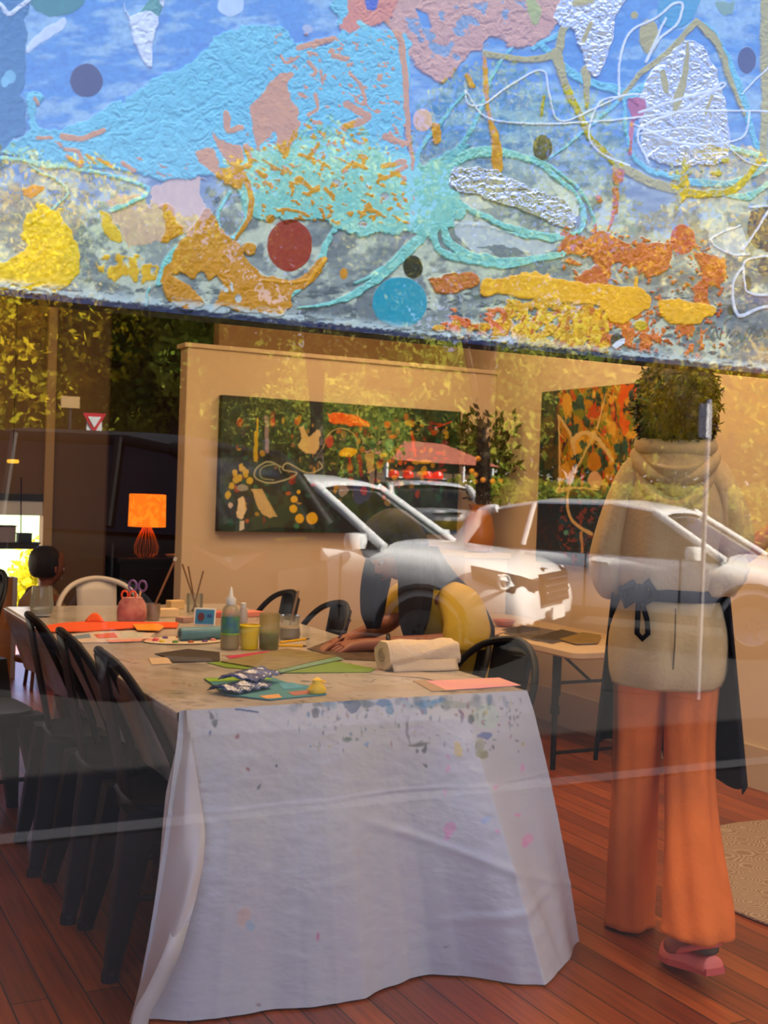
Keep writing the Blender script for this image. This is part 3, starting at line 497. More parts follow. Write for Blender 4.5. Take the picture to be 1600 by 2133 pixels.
def make_car(name, label, pos, yaw, style='suv', paint=CARW, plate=WPL, red_glows=False, redm=None, hl=None):
    REDm = redm or REDL; LAMPm = hl or LAMPG
    r = thing(name, label, 'car', (pos[0], pos[1], ROADZ), yaw)
    if style == 'suv':
        Lf, Lr, W = 2.22, -2.18, 0.92; hood = [(-2.18, .78), (-2.12, 1.0), (-1.9, 1.06), (0.9, 1.06), (1.15, 1.05), (1.8, 1.0), (2.08, .92), (2.22, .68)]; roof = [(-2.08, 1.08), (-1.75, 1.55), (-1.2, 1.63), (-0.1, 1.65), (0.22, 1.60), (0.98, 1.06)]
    elif style == 'hatch':
        Lf, Lr, W = 2.15, -2.1, 0.89; hood = [(-2.1, .7), (-2.05, .95), (-1.8, 1.0), (0.85, .98), (1.1, .95), (1.8, .84), (2.0, .74), (2.15, .55)]; roof = [(-2.02, 1.0), (-1.75, 1.38), (-1.1, 1.49), (-0.2, 1.5), (0.25, 1.44), (1.05, .97)]
    else:
        Lf, Lr, W = 2.35, -2.3, 0.9; hood = [(-2.3, .8), (-2.26, 1.0), (-1.7, 1.04), (0.95, .98), (1.2, .94), (2.0, .8), (2.25, .7), (2.35, .5)]; roof = [(-1.75, 1.04), (-1.15, 1.40), (-0.8, 1.45), (0.0, 1.46), (0.4, 1.38), (1.15, .96)]
    xs = [Lr, Lr + .05, Lr + .15, Lr + .4, Lr + .8, -1.0, -.5, 0, .5, .9, 1.15, Lf - .6, Lf - .35, Lf - .15, Lf - .05, Lf]; rings = []
    for x in xs:
        e = min(1, (Lf - x) / 0.5, (x - Lr) / 0.35); wf = W * (0.80 + 0.20 * math.sqrt(max(0, e))); zt = interp(hood, x); zb = 0.26 + 0.12 * (1 - min(1, e * 2))
        half = [(0, zb), (wf * .85, zb), (wf * .96, zb + .1), (wf, (zb + zt) * .5), (wf * .98, zt - .12), (wf * .90, zt - .02), (wf * .5, zt + .03), (0, zt + .04)]
        rings.append([(x, y, z) for y, z in half] + [(x, -y, z) for y, z in reversed(half[1:-1])])
    MB().rings(rings).build('body', paint, r, smooth=True, sub=1)
    R = roof; n = 14; gl = []; rf = []
    X = np.linspace(R[0][0], R[-1][0], n)
    X = sorted(set(list(X) + [t[0] for t in R]))
    for x in X:
        zt = interp(R, x); zb = interp(hood, x) - .03; k = max(0, (zt - zb)) / .6; wb = W * .90; wt = W * (.90 - .20 * min(1, k))
        gl.append([(x, -wb, zb), (x, -wt, zt - .03), (x, 0, zt), (x, wt, zt - .03), (x, wb, zb)])
    MB().rings(gl, closed=False, cap=False).build('window_glass', CGLASS, r, smooth=True)
    top = [t for t in X if interp(R, t) > R[3][1] - .14]
    for x in top:
        zt = interp(R, x) + .012; wt = W * .71; rf.append([(x, -wt - .01, zt - .075), (x, -wt * .97, zt - .02), (x, -wt * .5, zt + .008), (x, 0, zt + .012), (x, wt * .5, zt + .008), (x, wt * .97, zt - .02), (x, wt + .01, zt - .075)])
    MB().rings(rf, closed=False, cap=False).build('roof', paint, r, smooth=True, solid=.02)
    def side(x, s, off=.012):
        zt = interp(R, x); zb = interp(hood, x) - .03; k = max(0, (zt - zb)) / .6; return np.array([x, s * (W * (.90 - .20 * min(1, k)) + off), zt - .02])
    for s in (-1, 1):
        MB().tube([side(x, s) for x in np.linspace(R[-1][0], R[4][0], 6)], .045, 8).build('pillar', paint, r, smooth=True)
        MB().tube([side(x, s) for x in np.linspace(R[0][0], R[1][0] + .15, 6)], [.10, .09, .08, .07, .06, .05], 8).build('pillar', paint, r, smooth=True)
        for xb in (-.25, -1.15 if style != 'sedan' else -1.0):
            t_ = side(xb, s); b_ = np.array([xb - .05, s * W * .91, interp(hood, xb)]); MB().tube([b_, t_], .03, 8).build('pillar', BLKP if xb > -1 else paint, r)
        MB().lathe([(.0, -.09), (.10, -.07), (.12, 0), (.10, .06), (0, .07)], (0, 0, 0), 14, sx=.8, sy=1.1).build('door_mirror', paint, r, smooth=True).location = (.78, s * (W + .06), interp(hood, .8) + .04)
        for xh in (-.15, -1.05): MB().tube([(xh, s * (W * 1.0), .86), (xh - .2, s * (W * 1.0), .87)], .018, 8).build('door_handle', paint, r, smooth=True)
        for xl in (.62, -.42, -1.3): MB().box((xl, s * W * .995, .66), (.012, .02, .6)).build('door_gap', BLKP, r)
        MB().box((0, s * W * .975, .33), (2.6, .05, .1)).build('side_sill', BLKP, r, bevel=.02)
        for xw in (1.38, -1.32):
            wh = MB().lathe([(.2, -.11), (.31, -.10), (.33, -.05), (.33, .05), (.31, .10), (.2, .11)], n=28).build('wheel', RUB, r, smooth=True)
            wh.rotation_euler = (math.pi / 2, 0, 0); wh.location = (xw, s * (W - .10), .33)
            hub = MB().lathe([(.0, 0), (.05, .01), (.19, -.02), (.2, -.03)], n=20, cap=False); [hub.box((.11 * math.cos(q), .11 * math.sin(q), .0), (.18, .04, .02), rot=Matrix.Rotation(q, 3, 'Z')) for q in [k * math.pi * .4 for k in range(5)]]
            hb = hub.build('rim', RIM, wh); hb.location = (0, 0, -.115 * s); 
            MB().tube([(xw + .40 * math.cos(q), s * (W + .0), .33 + .40 * math.sin(q)) for q in np.linspace(0, math.pi, 12)], .03, 6).build('wheel_arch', BLKP, r, smooth=True)
        hz = interp(hood, Lf - .2) - .10
        hl_ = MB().prism([(Lf - .03, s * W * .42, hz - .04), (Lf - .12, s * W * .72, hz + .02), (Lf - .45, s * W * .97, hz + .10), (Lf - .42, s * W * .985, hz - .02), (Lf - .12, s * W * .86, hz - .12), (Lf - .02, s * W * .5, hz - .12)], (.03, s * .01, .0)); hb_ = hl_.build('headlight', LAMPm, r, bevel=.01); hb_c = (Lf - .20, s * W * .86, hz - .03); MB().tube([(hb_c[0] + .055 * math.cos(q) * .6 + .03, hb_c[1] + s * (.05 - .055 * math.cos(q) * .8), hb_c[2] + .06 * math.sin(q)) for q in np.linspace(0, 2 * math.pi, 16)], .013, 6).build('lamp_ring', WHITEP, hb_)
        MB().prism([(Lf + .0, s * W * .55, .42), (Lf - .08, s * W * .80, .46), (Lf - .08, s * W * .80, .36), (Lf + .0, s * W * .55, .34)], (.03, 0, 0)).build('fog_lamp_recess', BLKP, r)
        MB().prism([(Lr + .0, s * W * .45, .95), (Lr + .06, s * W * .80, .97), (Lr + .30, s * W * .97, .98), (Lr + .30, s * W * .97, .88), (Lr + .06, s * W * .82, .83), (Lr, s * W * .45, .85)], (-.04, s * .02, 0)).build('tail_light', REDm, r, bevel=.008)
    gz = interp(hood, Lf - .2) - .20; gr = MB().prism([(Lf - .02, -.40, gz + .12), (Lf - .02, .40, gz + .12), (Lf + .02, .34, gz - .14), (Lf + .02, -.34, gz - .14)], (.03, 0, 0)).build('grille', BLKP, r)
    for k in range(4): MB().box((Lf + .045, 0, gz + .08 - k * .06), (.015, .72 - k * .03, .018)).build('grille_bar', CHR, gr)
    MB().prism([(Lf + .0, -.5, .46), (Lf + .0, .5, .46), (Lf - .02, .42, .32), (Lf - .02, -.42, .32)], (.035, 0, 0)).build('air_intake', BLKP, r)
    MB().box((Lf + .05, 0, .50), (.02, .38, .11)).build('number_plate', plate, r); MB().box((Lr - .03, 0, .82 if style == 'sedan' else .75), (.02, .50, .13)).build('number_plate', plate, r)
    MB().box((Lr + .02, 0, .42), (.06, 1.4, .12)).build('bumper_strip', BLKP, r, bevel=.02)
    MB().tube([(Lr + .01, y, 1.0) for y in np.linspace(-.25, .25, 5)], .02, 6).build('boot_handle', CHR, r)
    MB().lathe([(0, -.01), (.05, 0), (0, .012)], n=14).build('badge', CHR, r).location = (Lf - .1, 0, interp(hood, Lf - .12) + .0)
    sw = MB().tube([(.35 + .06 * math.sin(q), -.36 + .18 * math.cos(q), 1.02 + .17 * math.sin(q)) for q in np.linspace(0, 2 * math.pi, 16)], .018, 6).build('steering_wheel', BLKP, r)
    if red_glows:
        bar = MB().box((-.2, 0, 1.50), (.22, 1.1, .05)).build('glow_bar', BLKP, r, bevel=.01)  # added bar and glowing knobs stand for red blobs of unknown source
        for y in (-.42, -.15, .2, .40): MB().lathe([(.09, 0), (.10, .06), (.07, .12), (0, .13)], n=14).build('red_glow', mat('glow_red', (230, 40, 24), .3, emit=(255, 60, 30), estr=3.0), bar).location = (-.2, y, 1.52)
    return r
make_car('parked_suv', 'white parked suv mirrored in mid glass, its windscreen and headlight over the seated person', (4.90, 1.8 - 10.62), math.radians(52), 'suv', CARW).scale = (1.06, 1.04, 1.0)
make_car('parked_black_suv', 'black parked suv, mirrored dark shape left of the white one, behind the lamp', (1.98, 1.8 - 9.85), math.radians(230), 'suv', mat('black_car_paint', (8, 8, 9), .5, spec=.15), plate=mat('dark_plate', (30, 28, 26), .5), redm=mat('dark_tail_light', (40, 8, 8), .3)).scale = (1.05, 1.02, 1.16)
make_car('parked_hatchback', 'white parked hatchback mirrored at the right, its long roof arc crossing the walking person', (8.75, 1.8 - 10.25), math.radians(60), 'hatch', CARW)
c_ = vr(858, 1100, 23)
make_car('saloon_car', 'white saloon seen from behind, yellow plate, red glows above the roof, mirrored over the wall painting', (c_[0], c_[1]), math.radians(-76), 'sedan', CARW, YPL, True).scale = (1.05, 1.08, 1.17)
# ---- trees
def leafmat(name, c, c2, tr=0.45):
    m = bpy.data.materials.new(name); m.use_nodes = True; t = m.node_tree; t.nodes.clear(); o = N(t, 'ShaderNodeOutputMaterial')
    d = N(t, 'ShaderNodeBsdfDiffuse'); tl = N(t, 'ShaderNodeBsdfTranslucent'); mi = N(t, 'ShaderNodeMixShader'); mi.inputs[0].default_value = tr
    oi = N(t, 'ShaderNodeTexCoord'); nn = N(t, 'ShaderNodeTexNoise'); nn.inputs['Scale'].default_value = 1.3; nn.inputs['Detail'].default_value = 3; t.links.new(oi.outputs['Object'], nn.inputs['Vector'])
    r_ = N(t, 'ShaderNodeValToRGB'); t.links.new(nn.outputs[0], r_.inputs[0]); r_.color_ramp.elements[0].position = .38; r_.color_ramp.elements[1].position = .62; r_.color_ramp.elements[0].color = (*lin(c), 1); r_.color_ramp.elements[1].color = (*lin(c2), 1)
    t.links.new(r_.outputs[0], d.inputs[0]); t.links.new(r_.outputs[0], tl.inputs[0]); t.links.new(d.outputs[0], mi.inputs[1]); t.links.new(tl.outputs[0], mi.inputs[2]); t.links.new(mi.outputs[0], o.inputs[0]); return m
LF1 = leafmat('yellow_green_leaves', (196, 186, 44), (240, 208, 44)); LF2 = leafmat('mid_green_leaves', (120, 142, 50), (190, 186, 74)); LF3 = leafmat('olive_leaves', (140, 146, 70), (206, 200, 104))
BARK = mat('bark', (86, 70, 56), .9, var=.3, vscale=12)
def leaf_cloud(centres, n, size, rs, flat=.85):
    c = np.array([k[:3] for k in centres]); rad = np.array([k[3] for k in centres]); pr = rad ** 2; pr = pr / pr.sum(); idx = rs.choice(len(c), n, p=pr)
    d = rs.normal(size=(n, 3)); d /= np.linalg.norm(d, axis=1)[:, None]; rr = rad[idx] * (0.55 + 0.45 * rs.rand(n)) ** 0.7
    p = c[idx] + d * rr[:, None] * np.array([1, 1, flat]); a = rs.normal(size=(n, 3)); a = a * .6 + d * .3; a /= np.linalg.norm(a, axis=1)[:, None]
    b = np.cross(a, rs.normal(size=(n, 3))); b /= np.linalg.norm(b, axis=1)[:, None]; s = size * (0.6 + .8 * rs.rand(n)); g = np.cross(a, b)
    V = np.stack([p - g * s[:, None] * .5, p + b * s[:, None] * .28 , p + g * s[:, None] * .5, p - b * s[:, None] * .28], 1).reshape(-1, 3)
    return V
def cards(name, V, m, parent):
    n = len(V) // 4; me = bpy.data.meshes.new(name); me.vertices.add(len(V)); me.vertices.foreach_set('co', V.astype(np.float32).ravel()); me.loops.add(n * 4); me.loops.foreach_set('vertex_index', np.arange(n * 4, dtype=np.int32)); me.polygons.add(n)
    me.polygons.foreach_set('loop_start', np.arange(0, n * 4, 4, dtype=np.int32)); me.update(calc_edges=True); me.materials.append(m); o = bpy.data.objects.new(name, me); COL.objects.link(o); o.parent = parent; return o
def tree(label, base, crown, n, size, m, seed, name='leafy_tree', group=None, trunk=.16, clumps=26, cr=.38):
    rs = np.random.RandomState(seed); base = np.array(base, float); r = thing(name, label, 'tree', base, 0, group)
    cx, cy, cz, rx, rz = crown; C_ = []
    for i in range(clumps):
        d = rs.normal(size=3); d /= np.linalg.norm(d); q = rs.rand() ** .4; C_.append((cx - base[0] + d[0] * rx * q * .85, cy - base[1] + d[1] * rx * q * .85, cz - base[2] + d[2] * rz * q * .85, rx * cr * (0.6 + .7 * rs.rand())))
    cards('foliage', leaf_cloud(C_, n, size, rs), m, r)
    top = np.array([cx - base[0], cy - base[1], cz - base[2]]); t_ = MB().tube([(0, 0, 0), top * .35, top * .7, top], [trunk, trunk * .8, trunk * .55, trunk * .25], 10)
    t_.build('trunk', BARK, r, smooth=True)
    for k in range(7):
        q = C_[k]; MB().tube([top * .45, (top * .6 + np.array(q[:3]) * .4) * .9, q[:3]], [trunk * .45, trunk * .3, trunk * .1], 6).build('branch', BARK, r, smooth=True)
    return r
def ptree(label, px, py, d, R, Rz, n, size, m, seed, **k):
    c = vr(px, py, d); return tree(label, (c[0] + .2, c[1], ROADZ), (c[0], c[1], c[2], R, Rz), n, size, m, seed, **k)
G_ = 'street trees mirrored in the glass'
ptree('bright yellow-green leafy tree mirrored at the far left edge', 70, 640, 22, 2.9, 2.75, 34000, .15, LF1, 1, clumps=40)
ptree('deep green leafy tree mirrored beside the dark doorway above the lamp', 350, 690, 21, 2.4, 2.1, 16000, .16, LF2, 2, cr=.34)
ptree('dark leafy tree mirrored low behind the give way sign', 300, 880, 27, 2.6, 1.5, 7000, .2, LF2, 3)
ptree('olive leafy tree mirrored in the middle of the canvas', 660, 540, 20, 2.2, 2.1, 13000, .14, LF3, 4)
ptree('tall olive tree mirrored right of the middle of the canvas', 1010, 520, 20, 2.6, 2.5, 13000, .14, LF2, 5)
ptree('yellow-green tree mirrored above the walking person', 1500, 640, 16, 2.0, 2.3, 14000, .12, LF1, 6, cr=.33)
for i_, (x_, lb_) in enumerate(((1090, 'clipped dark hedge mirrored between the two white cars'), (1370, 'clipped dark hedge mirrored behind the parked hatchback'), (1650, 'clipped dark hedge mirrored at the right edge behind the hatchback'))):
    hc = vr(x_, 1000, 24); hr_ = thing('hedge', lb_, 'hedge', (hc[0], hc[1], ROADZ)); rs_ = np.random.RandomState(70 + i_); cards('foliage', leaf_cloud([(u * 1.3, v * .3, .5 + .75 * w__, .75) for u in (-1, -.5, 0, .5, 1) for v in (0,) for w__ in (0, 1)], 7000, .17, rs_), LF2, hr_); [MB().tube([(u, 0, 0), (u * 1.1, 0, 1.2)], .05, 6).build('stem', BARK, hr_) for u in (-1, 0, 1)]
ptree('spreading olive tree mirrored at the right edge', 1760, 560, 17, 2.5, 1.9, 9000, .14, LF3, 7)
ptree('bushy green tree mirrored over the top left of the wall painting', 620, 860, 26, 2.3, 1.3, 8000, .17, LF2, 8)
ptree('distant dark tree mirrored behind the parked cars', 1330, 760, 30, 3.0, 2.4, 9000, .3, LF2, 9)
for i, x in enumerate((-30, 480, 800, 1060, 1290, 1520, 1760)):
    c = vr(x, 700, 80); tree(['distant tree at the left end of the mirrored tree line', 'distant tree mirrored left of the red-roofed house', 'distant tree mirrored straight behind the red-roofed house', 'distant tree mirrored behind the gap between the white cars', 'distant tree mirrored left of the walking person\'s head', 'distant tree mirrored behind the walking person\'s head', 'distant tree at the right end of the mirrored tree line'][i], (c[0], c[1], ROADZ), (c[0], c[1], 7.0, 8.0, 6.6), 8000, .7, LF2, 20 + i, clumps=34)
for i in range(6):
    x = 13.5 + i * -3.2; tree('sunlit garden tree outside the far window, %s' % ['rightmost of the row', 'second from the right', 'in the middle right', 'in the middle left', 'second from the left', 'leftmost of the row'][i], (x - 6, 16 + (i % 2) * 1.5, -.5), (x - 6, 16 + (i % 2) * 1.5, -.35, 1.5, .7), 5000, .16, LF1, 40 + i, trunk=.1)
# ---- houses, signs
hw = vr(800, 960, 60); HB = thing('tile_roofed_house', 'low house with a terracotta tile roof mirrored above the white saloon', 'house', (hw[0], hw[1], ROADZ), math.radians(-28))
MB().box((0, 0, 1.5), (11, 6, 3.0)).build('wall', mat('brick_wall', (104, 76, 58), .9, var=.15, vscale=10), HB)
RT = mat('terracotta_tiles', (170, 92, 68), .8, var=.25, vscale=9)
MB().prism([(-5.8, 3.6, 2.9), (-5.8, 0, 4.1), (-5.8, -3.6, 2.9)], (11.6, 0, 0)).build('roof', RT, HB)
for x in (-3.5, 0.5, 3.6):
    f_ = MB().box((x, 3.02, 1.6), (1.3, .08, 1.1)).build('window', WHITEP, HB); MB().box((x, 3.07, 1.6), (1.1, .04, .9)).build('pane', CGLASS, f_)
MB().box((-1.5, 3.03, 1.1), (.9, .06, 2.1)).build('door', mat('maroon_door', (96, 30, 30), .5), HB)
for x in (-4.9, 2.0, 5.0): MB().box((x, 3.5, 1.4), (.16, .16, 2.8)).build('verandah_post', WHITEP, HB)
g_ = vr(197, 882, 17.5); GW = thing('give_way_sign', 'small red and white give way triangle on an orange post mirrored above the lamp', 'sign', (g_[0], g_[1], ROADZ), math.radians(-65 + 90 + 90))
# local +y of the sign faces the shop front
zc = g_[2] - ROADZ
MB().tube([(0, 0, 0), (0, 0, zc + .1)], .022, 10).build('post', mat('orange_post', (210, 110, 20), .5), GW)
def tri(s, y, z0): return [(-s, y, z0 + s * .87), (s, y, z0 + s * .87), (0, y, z0 - s * .87)]
MB().box((0, .04, zc - .09), (.22, .01, .22)).build('sign_plate', WHITEP, GW)
MB().prism(tri(.17, .05, zc), (0, .01, 0)).build('red_triangle', mat('sign_red', (206, 40, 60), .4), GW); MB().prism(tri(.095, .062, zc + .015), (0, .006, 0)).build('white_triangle', WHITEP, GW)
GW.rotation_euler = (0, 0, math.atan2(-g_[1], -g_[0]) - math.pi / 2)
s_ = vr(147, 838, 17.5); q = thing('street_name_plate', 'small blank tan rectangular plate mirrored just left of the give way sign', 'sign', (s_[0], s_[1], ROADZ), math.atan2(-s_[1], -s_[0]) - math.pi / 2)
MB().tube([(0, 0, 0), (0, 0, s_[2] - ROADZ)], .02, 8).build('post', mat('dark_post', (50, 46, 44), .5), q); MB().box((0, .03, s_[2] - ROADZ), (.27, .012, .17)).build('plate', mat('tan_plate', (206, 168, 110), .6), q)
p_ = vr(1469, 1080, 9.2); q = thing('parking_sign_pole', 'thin grey pole with an edge-on sign plate mirrored over the walking person', 'sign', (p_[0], p_[1], ROADZ), math.atan2(-p_[1], -p_[0]))
MB().tube([(0, 0, 0), (0, 0, 2.35)], .018, 10).build('pole', mat('galvanised_pole', (196, 190, 196), .4, .3), q); MB().box((0.0, 0.025, 2.18), (.24, .06, .26)).build('plate', mat('sign_white', (226, 224, 226), .5), q)
p_ = vr(553, 960, 22); q = thing('white_verge_post', 'tall pale post mirrored inside the left part of the wall painting', 'post', (p_[0], p_[1], ROADZ))
MB().tube([(0, 0, 0), (0, 0, 2.35)], .045, 10).build('shaft', WHITEP, q); MB().lathe([(.07, 0), (.07, .05), (0, .09)], n=12).build('cap', WHITEP, q).location = (0, 0, 2.33)
# ================================================================ CHAIRS AND TABLES
CHM = mat('gunmetal_chair_paint', (28, 23, 23), .5, .0, var=.08, vscale=10, spec=.18); CHB = mat('black_chair_paint', (17, 17, 20), .45, .0, spec=.25); CHW = mat('white_chair_paint', (206, 196, 182), .5)
def make_chair(label, m, name='metal_chair', group=None):
    r = thing(name, label, 'chair', (0, 0, 0), 0, group)
    P = []
    for i in range(12):
        a = 2 * math.pi * i / 12
    def rsq(s, z, n=24, k=4.5):
        o = []
        for i in range(n):
            a = 2 * math.pi * i / n; c, q = math.cos(a), math.sin(a); f = (abs(c) ** k + abs(q) ** k) ** (-1 / k); o.append((s * f * c * (1.0 if c > 0 else .96), s * f * q, z))
        return o
    MB().rings([rsq(.165, .395), rsq(.172, .40), rsq(.178, .44), rsq(.170, .452), rsq(.15, .448), rsq(.05, .444)], True, True).build('seat', m, r, smooth=True)
    for sx in (1, -1):
        for sy in (1, -1):
            a = np.array([sx * .140, sy * .140, .44]); b = np.array([sx * .20 - (.02 if sx < 0 else 0), sy * .195, 0.0]); rings = []
            for t, w_ in ((0, .046), (.25, .040), (.6, .030), (.95, .019), (1, .019)):
                p = a + (b - a) * t; rings.append([(p[0] + dx * w_, p[1] + dy * w_, p[2]) for dx, dy in ((-1, -1), (0, -1.1), (1, -1), (1.1, 0), (1, 1), (0, 1.1), (-1, 1), (-1.1, 0))])
            lg = MB().rings(rings).build('leg', m, r, smooth=True)
            MB().lathe([(.024, 0), (.024, .02), (.02, .03)], b, 10).build('rubber_foot', RUB, lg)
    for sy in (1, -1): MB().tube([(.16, sy * .165, .2), (-.18, sy * .165, .2)], .008, 6).build('brace', m, r)
    arch = cat_rom([(-.02, -.185, .43), (-.055, -.205, .54), (-.10, -.21, .64), (-.155, -.19, .745), (-.205, -.12, .822), (-.24, 0, .85), (-.205, .12, .822), (-.155, .19, .745), (-.10, .21, .64), (-.055, .205, .54), (-.02, .185, .43)], 5)
    MB().tube(arch, .0125, 10).build('back_arch', m, r, smooth=True)
    G = np.array([[(-.155 - .078 * v - .006 * math.cos(u * 1.5), u * (.085 + .012 * v), .445 + .395 * v * (1 - .03 * u * u)) for u in np.linspace(-1, 1, 7)] for v in np.linspace(0, 1, 9)])
    MB().grid(G).build('splat', m, r, smooth=True, solid=.006)
    return r
def copy_tree(o, parent=None):
    c = o.copy(); COL.objects.link(c)
    if parent is not None: c.parent = parent
    for ch in list(o.children): copy_tree(ch, c)
    return c
def put(o, x, y, deg, label): o.location = (x, y, 0.0); o.rotation_euler = (0, 0, math.radians(deg)); o['label'] = label
c0 = make_chair('x', CHM); GC = 'dark metal chairs along the left side of the table'
spots = [(1.06, 3.24, -4, 'dark gunmetal metal chair nearest the glass on the left of the table'), (1.05, 3.69, -4, 'dark gunmetal metal chair second from the glass on the left of the table'), (1.04, 4.15, -4, 'dark gunmetal metal chair third from the glass on the left of the table')]
for i, (x, y, d, lb) in enumerate(spots):
    o = c0 if i == 0 else copy_tree(c0); put(o, x, y, d, lb); o['group'] = GC
o = copy_tree(c0); put(o, .72, 4.62, 8, 'dark metal chair cut by the left edge, farthest along the left of the table'); o['group'] = GC
c1 = make_chair('x', CHB); GR = 'black metal chairs along the right side of the table'
spots = [(1.93, 3.16, 188, 'black metal chair nearest the glass on the right of the table, behind the towel roll'), (2.08, 3.66, 184, 'black metal chair just right of the seated person in yellow'),
         (1.87, 4.38, 180, 'black metal chair left of the seated person, the nearer of two'), (1.85, 4.86, 180, 'black metal chair at the far right of the table, seen behind the glass jar')]
for i, (x, y, d, lb) in enumerate(spots):
    o = c1 if i == 0 else copy_tree(c1); put(o, x, y, d, lb); o['group'] = GR
o = make_chair('white metal chair at the far end of the table, its back towards the garden', CHW); put(o, 1.40, 5.42 - .20 + .18, -90, o['label'])
o = copy_tree(c1); put(o, .80, 6.0, 200, 'black chair back at the left edge beyond the far end of the table')
# the work table under its cloth
WOOD = mat('dark_turned_wood', (92, 48, 30), .4, var=.2, vscale=14, stretch=(8, 8, 1))
TB = thing('work_table', 'long wooden work table with turned legs hidden under the paint-stained cloth', 'table', (1.455, 4.1, 0))
MB().box((1.455, 4.1, .725), (1.02, 2.44, .03)).build('table_top', WOOD, TB, world=True)
MB().box((1.455, 4.1, .66), (.70, 2.2, .09)).build('apron_rail', WOOD, TB, world=True)
for x in (1.12, 1.79):
    for y in (2.98, 4.95): MB().lathe([(.03, 0), (.045, .03), (.03, .09), (.026, .3), (.04, .36), (.055, .42), (.03, .47), (.052, .54), (.06, .58), (.045, .62), (.05, .71)], (x, y, 0), 16).build('leg', WOOD, TB, smooth=True, world=True)
# folding table by the right wall
FT = thing('folding_table', 'low beige folding table with black legs by the right wall', 'table', (3.62, 5.2, 0)); BEIGE = mat('beige_plastic', (206, 176, 130), .5); BM = mat('black_tube', (18, 16, 18), .5, .0, spec=.2)
def rrect(x0, x1, y0, y1, r_, z, n=6):
    o = []
    for cx, cy, a0 in ((x1 - r_, y1 - r_, 0), (x0 + r_, y1 - r_, 90), (x0 + r_, y0 + r_, 180), (x1 - r_, y0 + r_, 270)):
        for k in range(n + 1): a = math.radians(a0 + 90 * k / n); o.append((cx + r_ * math.cos(a), cy + r_ * math.sin(a), z))
    return o
MB().rings([rrect(3.34, 3.94, 4.42, 5.93, .06, .560), rrect(3.33, 3.95, 4.41, 5.94, .06, .568), rrect(3.33, 3.95, 4.41, 5.94, .06, .592), rrect(3.34, 3.94, 4.42, 5.93, .06, .60)]).build('table_top', BEIGE, FT, smooth=True, world=True)
for y in (4.62, 5.72):
    fr = MB().tube([(3.39, y, .36), (3.39, y, .56)], .017, 8).build('leg_frame', BM, FT, world=True)
    for x in (3.38, 3.80):
        MB().tube([(x, y, .0), (x, y, .30)], .014, 8).tube([(x, y, .28), (x, y, .565)], .019, 8).build('leg', BM, FT, world=True)
        MB().tube([(x, y, .27), (x, y, .31)], .024, 8).build('height_collar', BM, FT, world=True)
    MB().tube([(3.38, y, .08), (3.80, y, .08)], .009, 8).build('cross_bar', BM, FT, world=True)
    s_ = 1 if y < 5 else -1
    MB().tube([(3.59, y + s_ * .34, .555), (3.59, y, .42), (3.40, y, .42), (3.78, y, .42)], .008, 6).build('strut', BM, FT, world=True)
# plinth and plant in the corner
PL = thing('display_plinth', 'pale plinth in the corner under the orange vase', 'plinth', (3.83, 6.13, 0)); 
MB().box((0, 0, .48), (.30, .30, .90)).build('column', WALLC, PL, bevel=.004); MB().box((0, 0, .945), (.33, .33, .03)).build('top_slab', WALLC, PL, bevel=.004); MB().box((0, 0, .015), (.33, .33, .03)).build('foot', WALLC, PL)
VS = thing('vase_of_branches', 'amber orange vase with dark leafy branches and small yellow fruit in the corner', 'plant', (3.83, 6.08, .96))
MB().lathe([(.05, 0), (.085, .02), (.10, .10), (.085, .2), (.055, .26), (.07, .29)], n=24).build('vase', mat('amber_vase', (186, 116, 40), .3, var=.1), VS, smooth=True)
rs = np.random.RandomState(5); LFD = leafmat('dark_bay_leaves', (58, 54, 34), (96, 84, 52), .15); BR = mat('twig', (80, 62, 40), .9)
lv = []; tips = []
for k in range(34):
    a = rs.rand() * 2 * math.pi; sp_ = .04 + .155 * rs.rand(); h_ = .30 + .32 * rs.rand(); base = np.array([0, 0, .22]); tip = np.array([sp_ * math.cos(a) * 1.2, sp_ * math.sin(a) * .7, .25 + h_]); mid = base * .5 + tip * .5 + np.array([0, 0, .05])
    MB().tube([base, mid, tip], [.004, .003, .002], 5).build('twig', BR, VS) if k < 22 else None
    tips.append(tip)
    for j in range(34):
        t_ = .3 + .7 * rs.rand(); p = base * (1 - t_) + tip * t_ + rs.normal(size=3) * .022; d = (tip - base) + rs.normal(size=3) * .35; d /= np.linalg.norm(d); b = np.cross(d, rs.normal(size=3)); b /= np.linalg.norm(b); L_ = .045 + .03 * rs.rand()
        lv += [p, p + d * L_ * .5 + b * L_ * .22, p + d * L_, p + d * L_ * .5 - b * L_ * .22]
cards('leaves', np.array(lv), LFD, VS)
for k in range(9):
    p = tips[k] * (.55 + .25 * rs.rand()); MB().lathe([(0, -.018), (.013, -.012), (.018, 0), (.013, .012), (0, .018)], tuple(p + np.array([-.05, -.09, 0])), 10).build('yellow_fruit', mat('fruit_yellow', (226, 160, 30), .5), VS, smooth=True)
